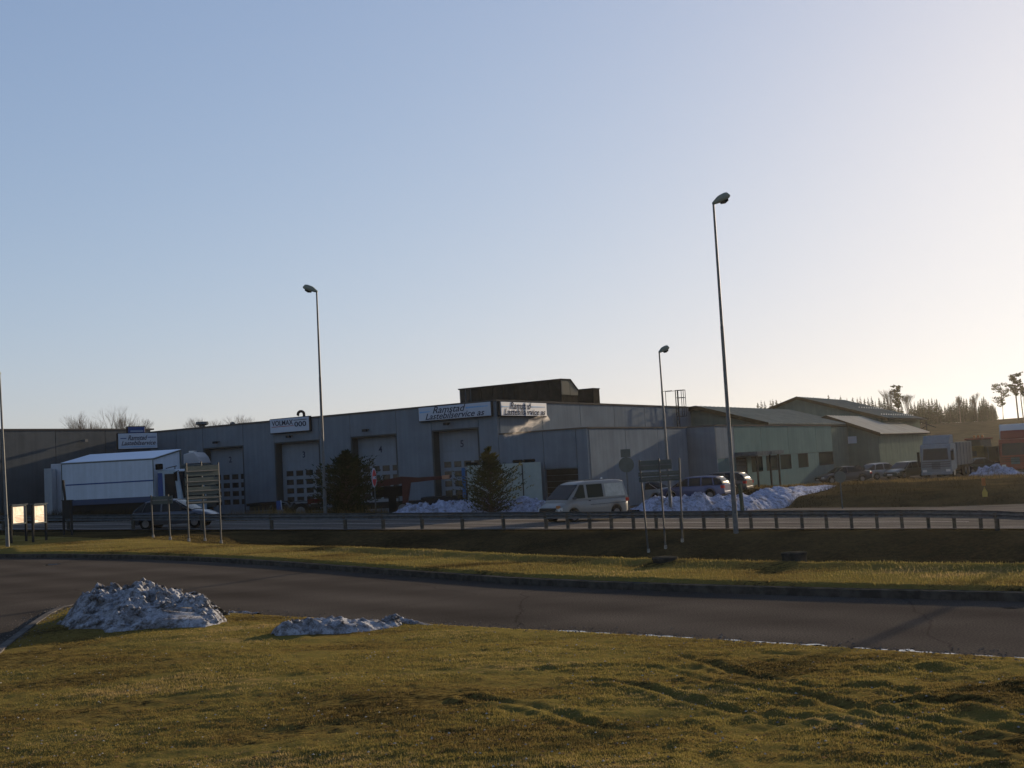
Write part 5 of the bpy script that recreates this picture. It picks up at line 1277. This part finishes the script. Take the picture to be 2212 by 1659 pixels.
# ------------------------------------------------------------------ snow
def mound(name, spine, hfun, wid, m, label, nl=120, nc=40, seed=1, rough=.35, freq=1.6, chunks=0, lump=.25, flat=True):
    """spine: list of ground points; hfun(t) height; wid(t) half width"""
    SP = [Vector(p) for p in spine]; V = []; F = []
    def sp(t):
        k = t * (len(SP) - 1); i = min(int(k), len(SP) - 2); return SP[i].lerp(SP[i + 1], k - i), (SP[i + 1] - SP[i]).normalized()
    pts2 = []; meta = []
    for i in range(nl):
        t_ = i / (nl - 1); c, d = sp(t_); nn = Vector((-d.y, d.x, 0)); nn.normalize()
        for j in range(nc):
            u = 2 * j / (nc - 1) - 1; w = wid(t_) * (1 + .22 * mnoise.noise(Vector((t_ * 9, u > 0, seed)))); p = c + nn * u * w
            pts2.append((p.x, p.y)); meta.append((t_, u))
    gz = terrain([p[0] for p in pts2], [p[1] for p in pts2])[0]
    for (x, y), (t_, u), g in zip(pts2, meta, gz):
        g = max(g, ZN) if y < 25 else g
        env = max(0, 1 - abs(u) ** 1.8) ** .8
        q = Vector((x * freq, y * freq, seed * 3.1))
        n1 = mnoise.fractal(q, .9, 2.1, 5); n2 = 1 - abs(mnoise.noise(q * 2.3)) * 2
        z = hfun(t_) * env * (1 + rough * n1 + lump * n2) - .04
        dx = mnoise.noise(q * 1.7 + Vector((5, 0, 0))) * .18 * hfun(t_) * env; dy = mnoise.noise(q * 1.7 + Vector((0, 9, 0))) * .18 * hfun(t_) * env
        V.append((x + dx, y + dy, g + max(z, -.05)))
    for i in range(nl - 1):
        for j in range(nc - 1): a_ = i * nc + j; F.append((a_, a_ + 1, a_ + nc + 1, a_ + nc))
    b = MB(); b.add(V, F)
    r_ = random.Random(seed)
    for _ in range(chunks):
        i = r_.randrange(nl * nc); p = Vector(V[i]); t_ = meta[i][0]; s_ = r_.uniform(.04, .11) * (hfun(t_) + .10)
        vv = []; 
        for (a1, a2, a3) in ((1, 0, 0), (-1, 0, 0), (0, 1, 0), (0, -1, 0), (0, 0, 1), (0, 0, -1), (.7, .7, .5), (-.7, .6, .6), (.6, -.7, .6), (-.6, -.7, .5)):
            vv.append(p + Vector((a1, a2, a3)) * s_ * r_.uniform(.7, 1.4))
        me_ = bmesh.new(); 
        for v in vv: me_.verts.new(v)
        bmesh.ops.convex_hull(me_, input=me_.verts); me_.verts.index_update()
        b.add([v.co.copy() for v in me_.verts], [[v.index for v in f.verts] for f in me_.faces]); me_.free()
    o = b.build(name, m, None, smooth=False, fix=False)
    me2 = o.data; me2.polygons.foreach_set('use_smooth', [len(p.vertices) == 4 for p in me2.polygons])
    if me2.polygons[0].normal.z < 0: me2.flip_normals()
    tag(o, label, 'snow'); return o
def gp(px, py): return on_z(px, py, ZN)
# near dirty heap
tabh = [(0, .10), (.10, .28), (.17, .70), (.22, .95), (.28, .85), (.34, 1.0), (.42, .82), (.50, .95), (.56, .80), (.62, .60), (.70, .56), (.78, .60), (.86, .60), (.92, .34), (1, .05)]
mound('snow_heap', [gp(200, 1324), gp(262, 1340), gp(335, 1348), gp(410, 1351), gp(485, 1342)], lambda t_: lerp_tab(tabh, t_) * .53, lambda t_: .10 + 1.15 * math.sin(math.pi * min(max(t_ * .92 + .05, 0), 1)) ** .7, M_snow_near,
      'large dirty lumpy snow heap on the corner of the lawn', 320, 150, 3, .34, 2.6, 420, .24)
mound('snow_heap', [gp(590, 1384), gp(660, 1375), gp(740, 1367), gp(820, 1358), gp(862, 1352)], lambda t_: (.05 + .15 * math.sin(math.pi * t_ ** .55)) + .10 * ss(.8, .95, t_) * (1 - ss(.95, 1, t_)), lambda t_: .16 + .32 * math.sin(math.pi * t_) ** .6, M_snow_near,
      'low flat snow remnant between lawn and road, right of the large heap', 180, 50, 8, .34, 3.4, 60, .2)
mound('snow_heap', [gp(500, 1326), gp(530, 1326), gp(556, 1329)], lambda t_: .07, lambda t_: .12, M_snow_near, 'thin strip of grey ice at the right foot of the large heap', 50, 14, 9, .4, 4, 0)
mound('snow_heap', [gp(862, 1348), gp(900, 1352), gp(960, 1356)], lambda t_: .09 * (1 - t_) + .02, lambda t_: .10, M_snow_near, 'dark icy crumbs trailing from the low snow remnant along the road edge', 60, 14, 12, .5, 5, 25)
# far banks
def gl(px, Y): p = at(px, 1100, Y); p.z = 0; return p
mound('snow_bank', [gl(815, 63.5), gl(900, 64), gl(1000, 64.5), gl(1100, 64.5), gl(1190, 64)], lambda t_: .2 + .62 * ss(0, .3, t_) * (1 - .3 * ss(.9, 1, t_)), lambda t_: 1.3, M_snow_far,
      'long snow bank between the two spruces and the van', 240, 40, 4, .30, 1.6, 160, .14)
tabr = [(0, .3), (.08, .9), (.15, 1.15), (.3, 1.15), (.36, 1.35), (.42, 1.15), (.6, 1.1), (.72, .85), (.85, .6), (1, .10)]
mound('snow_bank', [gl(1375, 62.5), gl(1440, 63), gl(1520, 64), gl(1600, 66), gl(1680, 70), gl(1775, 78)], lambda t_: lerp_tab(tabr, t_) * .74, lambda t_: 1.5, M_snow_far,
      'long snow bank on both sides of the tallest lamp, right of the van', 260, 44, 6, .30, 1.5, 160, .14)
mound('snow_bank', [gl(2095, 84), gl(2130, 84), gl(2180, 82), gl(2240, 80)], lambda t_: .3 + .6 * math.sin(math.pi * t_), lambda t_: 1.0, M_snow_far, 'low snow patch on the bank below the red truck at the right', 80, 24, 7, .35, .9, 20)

# ------------------------------------------------------------------ trees
def needle_tree(name, base, h, wfun, label, m=M_needle, seed=1, nlev=60, per=11, clump=9, tl=.16, group=None, droop=.12, trunk_r=.09, up=.35, cat='tree', asym=0, taper=False):
    r_ = random.Random(seed); t = thing(name, base, r_.uniform(0, 6.28) * 0, label, cat, group)
    smooth_by_angle(MB().tube([(0, 0, -.2), (r_.uniform(-.05, .05), 0, h * .5), (0, 0, h * .96)], [trunk_r, trunk_r * .6, .015], 8).build('trunk', M_bark, t))
    V = []; F = []; bb = MB()
    for i in range(nlev):
        f = (i + r_.random()) / nlev; z = h * (.05 + .94 * f); wmax = wfun(f)
        for k in range(per if f < .85 else max(4, per // 2)):
            a = r_.uniform(0, 6.283); L = wmax * r_.uniform(.42, 1.18) * (1 + asym * math.cos(a)); dv = Vector((math.cos(a), math.sin(a), up * r_.uniform(.4, 1.5)))
            side = Vector((-math.sin(a), math.cos(a), 0))
            for q in range(clump):
                s_ = (q + r_.random()) / clump; s_ = .25 + .75 * s_
                c = Vector((0, 0, z)) + dv * L * s_ - Vector((0, 0, droop * L * s_ * s_ * (1 - f))) + side * r_.uniform(-.11, .11) * L * s_ + Vector((0, 0, r_.uniform(-.05, .05)))
                e = (dv * r_.uniform(.4, 1) + side * r_.uniform(-.9, .9) + Vector((0, 0, r_.uniform(-.15, .6)))).normalized() * tl * r_.uniform(.6, 1.4) * ((1.15 - f) if taper else 1)
                wv = e.cross(Vector((r_.uniform(-1, 1), r_.uniform(-1, 1), r_.uniform(-1, 1)))).normalized() * tl * .22
                k0 = len(V); V += [c - wv, c + wv, c + e]; F.append((k0, k0 + 1, k0 + 2))
            if L > .4: bb.tube([(0, 0, z), Vector((0, 0, z)) + dv * L * .55], [.018, .006], 3, cap=False)
    b = MB(); b.add(V, F); b.build('crown', m, t, fix=False); bb.build('branch', M_bark, t, fix=False)['kind'] = 'stuff'
    return t
def tprof(tab): return lambda f: lerp_tab(tab, f)
b0 = at(752, 1106, 65); b0.z = H(b0.x, b0.y); h1 = at(748, 973, 65).z - b0.z
needle_tree('spruce_tree', b0, h1, tprof([(0, 1.5), (.15, 2.0), (.4, 2.2), (.62, 1.7), (.70, 1.0), (.85, .5), (1, .05)]), 'broad dark spruce beside the left lamp post', M_needle, 21, 62, 10, 14, .19, 'two spruces by the road', up=.45)
b0 = at(1062, 1108, 61.5); b0.z = H(b0.x, b0.y); h1 = at(1050, 966, 61.5).z - b0.z
needle_tree('spruce_tree', b0, h1, tprof([(0, 1.3), (.12, 2.15), (.3, 2.1), (.5, 1.4), (.66, .6), (.8, .48), (.92, .22), (1, .03)]), 'olive green narrow topped spruce in the snow left of the van', M_needle2, 34, 52, 8, 13, .17, 'two spruces by the road', up=.5)

# far forest: three spruce kinds sharing meshes
def small_spruce(seed, h=9.0, w=1.9, m=M_needle):
    t = needle_tree('spruce_tree', (0, 0, 0), h, lambda f: w * (1 - f) ** .9 + .03, 'x', m, seed, 44, 8, 3, .62, droop=.45, trunk_r=.14, up=.0, taper=True); return t
protos = [small_spruce(s_, 9 + s_ % 3, 1.35 + .2 * (s_ % 3)) for s_ in (101, 102, 103)]
usedp = [False] * 3
def put_spruce(px, pyt, Y, label, group, wide=1.0):
    p = at(px, pyt, Y); g = H(p.x, p.y); k = random.randrange(3); h0 = 9 + (101 + k) % 3
    src = protos[k]; t = src if not usedp[k] else copy_tree(src); usedp[k] = True
    s_ = max(.35, (p.z - g) / h0); t.location = (p.x, p.y, g); t.scale = (s_ * wide, s_ * wide, s_); t.rotation_euler = (0, 0, random.uniform(0, 6.28)); tag(t, label, 'tree', group)
z5 = lambda x, y: ((1944 + x * .29295) / 1.17179, (930 + y * .29295) / 1.17179)
clusters = [
 ('distant spruce tip above the flat roofs left of the large hall', 'spruce tips behind the flat roofs', [(20, 280), (40, 275), (70, 275), (108, 290), (-30, 290), (-90, 300), (150, 295), (-60, 285)], 300),
 ('distant spruce showing above the ridge of the large hall', 'spruces behind the large hall', [(520, 232), (395, 255), (450, 258), (625, 245), (580, 262), (730, 255), (680, 262), (770, 262)], 300),
 ('dark spruce behind the right slope of the large hall roof', 'spruces behind the right roof slope', [(795, 250), (832, 262), (862, 256), (893, 250), (925, 285), (957, 256), (1000, 258), (1030, 262), (1060, 280), (1120, 290), (1150, 300), (980, 290)], 250),
 ('dark spruce in the dense clump right of the large hall', 'spruces in the first clump on the hill', [(1232, 300), (1262, 290), (1295, 285), (1315, 268), (1340, 262), (1362, 285), (1385, 270), (1412, 262), (1440, 275), (1455, 268), (1480, 300), (1498, 330), (1215, 340)], 245),
 ('dark spruce in the second clump at the middle of the hill', 'spruces in the second clump on the hill', [(1530, 330), (1555, 305), (1575, 320), (1605, 290), (1625, 265), (1645, 245), (1668, 250), (1690, 262), (1712, 265), (1745, 250), (1765, 275), (1785, 300), (1590, 300)], 245),
 ('dark spruce in the right clump beside the gap to the pines', 'spruces in the right clump on the hill', [(1825, 285), (1845, 262), (1862, 245), (1880, 270), (1900, 290), (1925, 320), (1945, 360), (1965, 390), (1815, 330)], 245)]
for lab, grp, tops, Y in clusters:
    for x, y in tops:
        if x < 1150 or y < 300: pass
        q = z5(x, y); put_spruce(q[0], q[1], Y + random.uniform(-8, 12), lab, grp, 1.1)
# filler spruces make the clumps dense
for lab, grp, x0, x1, Y in ((clusters[3][0], clusters[3][1], 1215, 1495, 240), (clusters[4][0], clusters[4][1], 1525, 1800, 240), (clusters[5][0], clusters[5][1], 1812, 1960, 240), (clusters[2][0], clusters[2][1], 800, 1160, 246)):
    n = int((x1 - x0) / 14)
    for k in range(n):
        x = x0 + (x1 - x0) * (k + random.random()) / n; edge = min(x - x0, x1 - x) / 80; q = z5(x, 335 + random.uniform(-15, 25) + 30 * max(0, 1 - edge)); put_spruce(q[0], q[1], Y + random.uniform(-6, 8), lab, grp, 1.2)

def pine(px, pyt, Y, crown_from, width, label, seed, trunk_r=.16, m=M_needle2, sparse=1.0):
    r_ = random.Random(seed); p = at(px, pyt, Y); g = H(p.x, p.y); h = p.z - g; t = thing('pine_tree', (p.x, p.y, g), 0, label, 'tree')
    b = MB(); lean = r_.uniform(-.3, .3); b.tube([(0, 0, -.3), (lean, 0, h * .5), (0, 0, h * .97)], [trunk_r, trunk_r * .8, trunk_r * .3], 7); b.build('trunk', M_bark, t, smooth=True)
    V = []; F = []; bb = MB()
    nb = int(26 * sparse)
    for i in range(nb):
        f = crown_from + (1 - crown_from) * (i + r_.random()) / nb; a = r_.uniform(0, 6.283); w = width * math.sin(math.pi * min(1, .12 + .88 * (1 - (f - crown_from) / (1 - crown_from)))) ** .6 * r_.uniform(.5, 1.1)
        z = h * f; d = Vector((math.cos(a), math.sin(a), r_.uniform(-.1, .4))); e = Vector((0, 0, z)) + d * w
        bb.tube([(0, 0, z), e], [.05, .02], 3, cap=False)
        for q in range(int(34 * sparse)):
            c = Vector((0, 0, z)) + d * w * r_.uniform(.35, 1.05) + Vector((r_.gauss(0, .25), r_.gauss(0, .25), r_.gauss(0, .14))) * width * .5
            e2 = Vector((r_.gauss(0, 1), r_.gauss(0, 1), r_.gauss(0, .6))).normalized() * .42; wv = e2.cross(Vector((r_.gauss(0, 1), r_.gauss(0, 1), r_.gauss(0, 1)))).normalized() * .13
            k0 = len(V); V += [c - wv, c + wv, c + e2]; F.append((k0, k0 + 1, k0 + 2))
    b = MB(); b.add(V, F); b.build('crown', m, t, fix=False); bb.build('branch', M_bark, t, fix=False)['kind'] = 'stuff'
q = z5(1110, 158); pine(q[0], q[1], 235, .45, 1.6, 'tall bushy pine rising behind the right roof slope', 5)
q = z5(2005, 140); pine(q[0], q[1], 238, .38, 2.1, 'lone pine with layered branches right of the spruces', 6, .13, sparse=.8)
q = z5(2130, 58); pine(q[0], q[1], 236, .55, 1.7, 'tallest pine with a tufted crown near the right edge', 7, .17)
q = z5(2178, 110); pine(q[0], q[1], 236, .66, .9, 'slim pine standing just right of the tallest pine', 8, .12, sparse=.6)
q = z5(2202, 180); pine(q[0], q[1], 238, .75, .8, 'slim pine at the very right edge of the picture', 9, .10, sparse=.5)

# bare broadleaf trees
def bare_tree(px, pyt, Y, label, spread, seed, group='bare trees behind the workshop', zb=None):
    r_ = random.Random(seed); p = at(px, pyt, Y); g = H(p.x, p.y); h = p.z - g; t = thing('bare_tree', (p.x, p.y, g), 0, label, 'tree', group)
    tr = MB(); tw = MB()
    def grow(p0, d, L, rad, dep):
        p1 = p0 + d * L
        (tr if dep < 2 else tw).tube([p0, p1], [rad, rad * .7], 5 if dep < 2 else 3, cap=False) if dep < 7 or True else None
        if dep >= 7: return
        for k in range(3 if dep < 6 else 2):
            a = Vector((r_.gauss(0, 1), r_.gauss(0, 1), r_.gauss(0, .5) + .25)).normalized()
            nd = (d * (1.25) + a * spread * r_.uniform(.6, 1.2)).normalized()
            grow(p1 if k else p0 + d * L * r_.uniform(.75, 1), nd, L * r_.uniform(.66, .84), rad * .60, dep + 1)
    grow(Vector((0, 0, 0)), Vector((0, 0, 1)), h * .30, .16, 0)
    mz = max(v[2] for v in tw.v); k = h / mz; tr.v = [tuple(c * k for c in v) for v in tr.v]; tw.v = [tuple(c * k for c in v) for v in tw.v]
    tr.build('trunk', M_twig, t, fix=False); tw.build('branches', M_twig, t, fix=False)
bare_tree(192, 884, 118, 'bare tree above the left wing, left one of the pair', .44, 1)
bare_tree(259, 873, 118, 'bare round crowned tree above the left wing, right one of the pair', .44, 2)
bare_tree(463, 897, 120, 'faint bare tree just right of the hatted roof vent', .42, 3)
bare_tree(525, 890, 120, 'faint bare tree over the roof left of the small white sign', .42, 4)
q = z5(1035, 180); bare_tree(q[0], q[1], 232, 'thin bare tree just left of the bushy pine', .35, 5, 'bare trees on the hill')
q = z5(1185, 225); bare_tree(q[0], q[1], 232, 'thin bare tree in the gap right of the bushy pine', .35, 6, 'bare trees on the hill')
q = z5(1790, 210); bare_tree(q[0], q[1], 236, 'pale bare birch between the second and right spruce clumps', .35, 7, 'bare trees on the hill')
q = z5(1645, 235); bare_tree(q[0], q[1], 236, 'thin bare tree rising inside the second spruce clump', .3, 8, 'bare trees on the hill')

# ------------------------------------------------------------------ steam plume over the annex
vm = bpy.data.materials.new('steam'); vm.use_nodes = True; n = vm.node_tree.nodes; L = vm.node_tree.links; n.remove(n['Principled BSDF'])
pv = n.new('ShaderNodeVolumePrincipled'); pv.inputs['Color'].default_value = (.98, .93, .9, 1); pv.inputs['Anisotropy'].default_value = .55
tc = n.new('ShaderNodeTexCoord'); nz = n.new('ShaderNodeTexNoise'); nz.inputs['Scale'].default_value = 2.6; nz.inputs['Detail'].default_value = 7; nz.inputs['Distortion'].default_value = 1.2
mp = n.new('ShaderNodeMapping'); mp.inputs['Scale'].default_value = (.7, 1, 1.3); L.new(tc.outputs['Object'], mp.inputs[0]); L.new(mp.outputs[0], nz.inputs[0])
mr_ = n.new('ShaderNodeMapRange'); mr_.inputs[1].default_value = .46; mr_.inputs[2].default_value = .72; mr_.inputs[3].default_value = 0; mr_.inputs[4].default_value = 1.3
m2 = n.new('ShaderNodeMapping'); m2.inputs['Scale'].default_value = (0, 2.4, 2.4); ln = n.new('ShaderNodeVectorMath'); ln.operation = 'LENGTH'; L.new(tc.outputs['Object'], m2.inputs[0]); L.new(m2.outputs[0], ln.inputs[0])
fo = n.new('ShaderNodeMapRange'); fo.inputs[1].default_value = .2; fo.inputs[2].default_value = 1.0; fo.inputs[3].default_value = 1; fo.inputs[4].default_value = 0; L.new(ln.outputs['Value'], fo.inputs[0])
ml_ = n.new('ShaderNodeMath'); ml_.operation = 'MULTIPLY'
L.new(nz.outputs['Fac'], mr_.inputs[0]); L.new(mr_.outputs[0], ml_.inputs[0]); L.new(fo.outputs[0], ml_.inputs[1]); L.new(ml_.outputs[0], pv.inputs['Density']); L.new(pv.outputs[0], n['Material Output'].inputs['Volume'])
p0_, p1_ = at(1088, 944, 68), at(1184, 900, 68); dv_ = p1_ - p0_
sm = MB(); sm.tube([(0, 0, 0), (dv_.length * .3, 0, -.05), (dv_.length * .6, 0, -.08), (dv_.length, 0, 0)], [.12, .40, .42, .3], 14)
o = sm.build('steam', vm, smooth=True, loc=p0_); o.rotation_euler = dv_.to_track_quat('X', 'Z').to_euler(); tag(o, 'pinkish steam plume drifting above the roof of the low annex', kind='stuff')

# ------------------------------------------------------------------ thin cold haze
hm = bpy.data.materials.new('haze'); hm.use_nodes = True; n = hm.node_tree.nodes; n.remove(n['Principled BSDF'])
hv = n.new('ShaderNodeVolumePrincipled'); hv.inputs['Color'].default_value = (.95, .93, .90, 1); hv.inputs['Density'].default_value = HAZE; hv.inputs['Anisotropy'].default_value = .6
hm.node_tree.links.new(hv.outputs[0], n['Material Output'].inputs['Volume'])
if HAZE: o = MB().box(-2600, 2600, -2600, 2600, -6, 34).build('haze', hm); tag(o, kind='stuff')
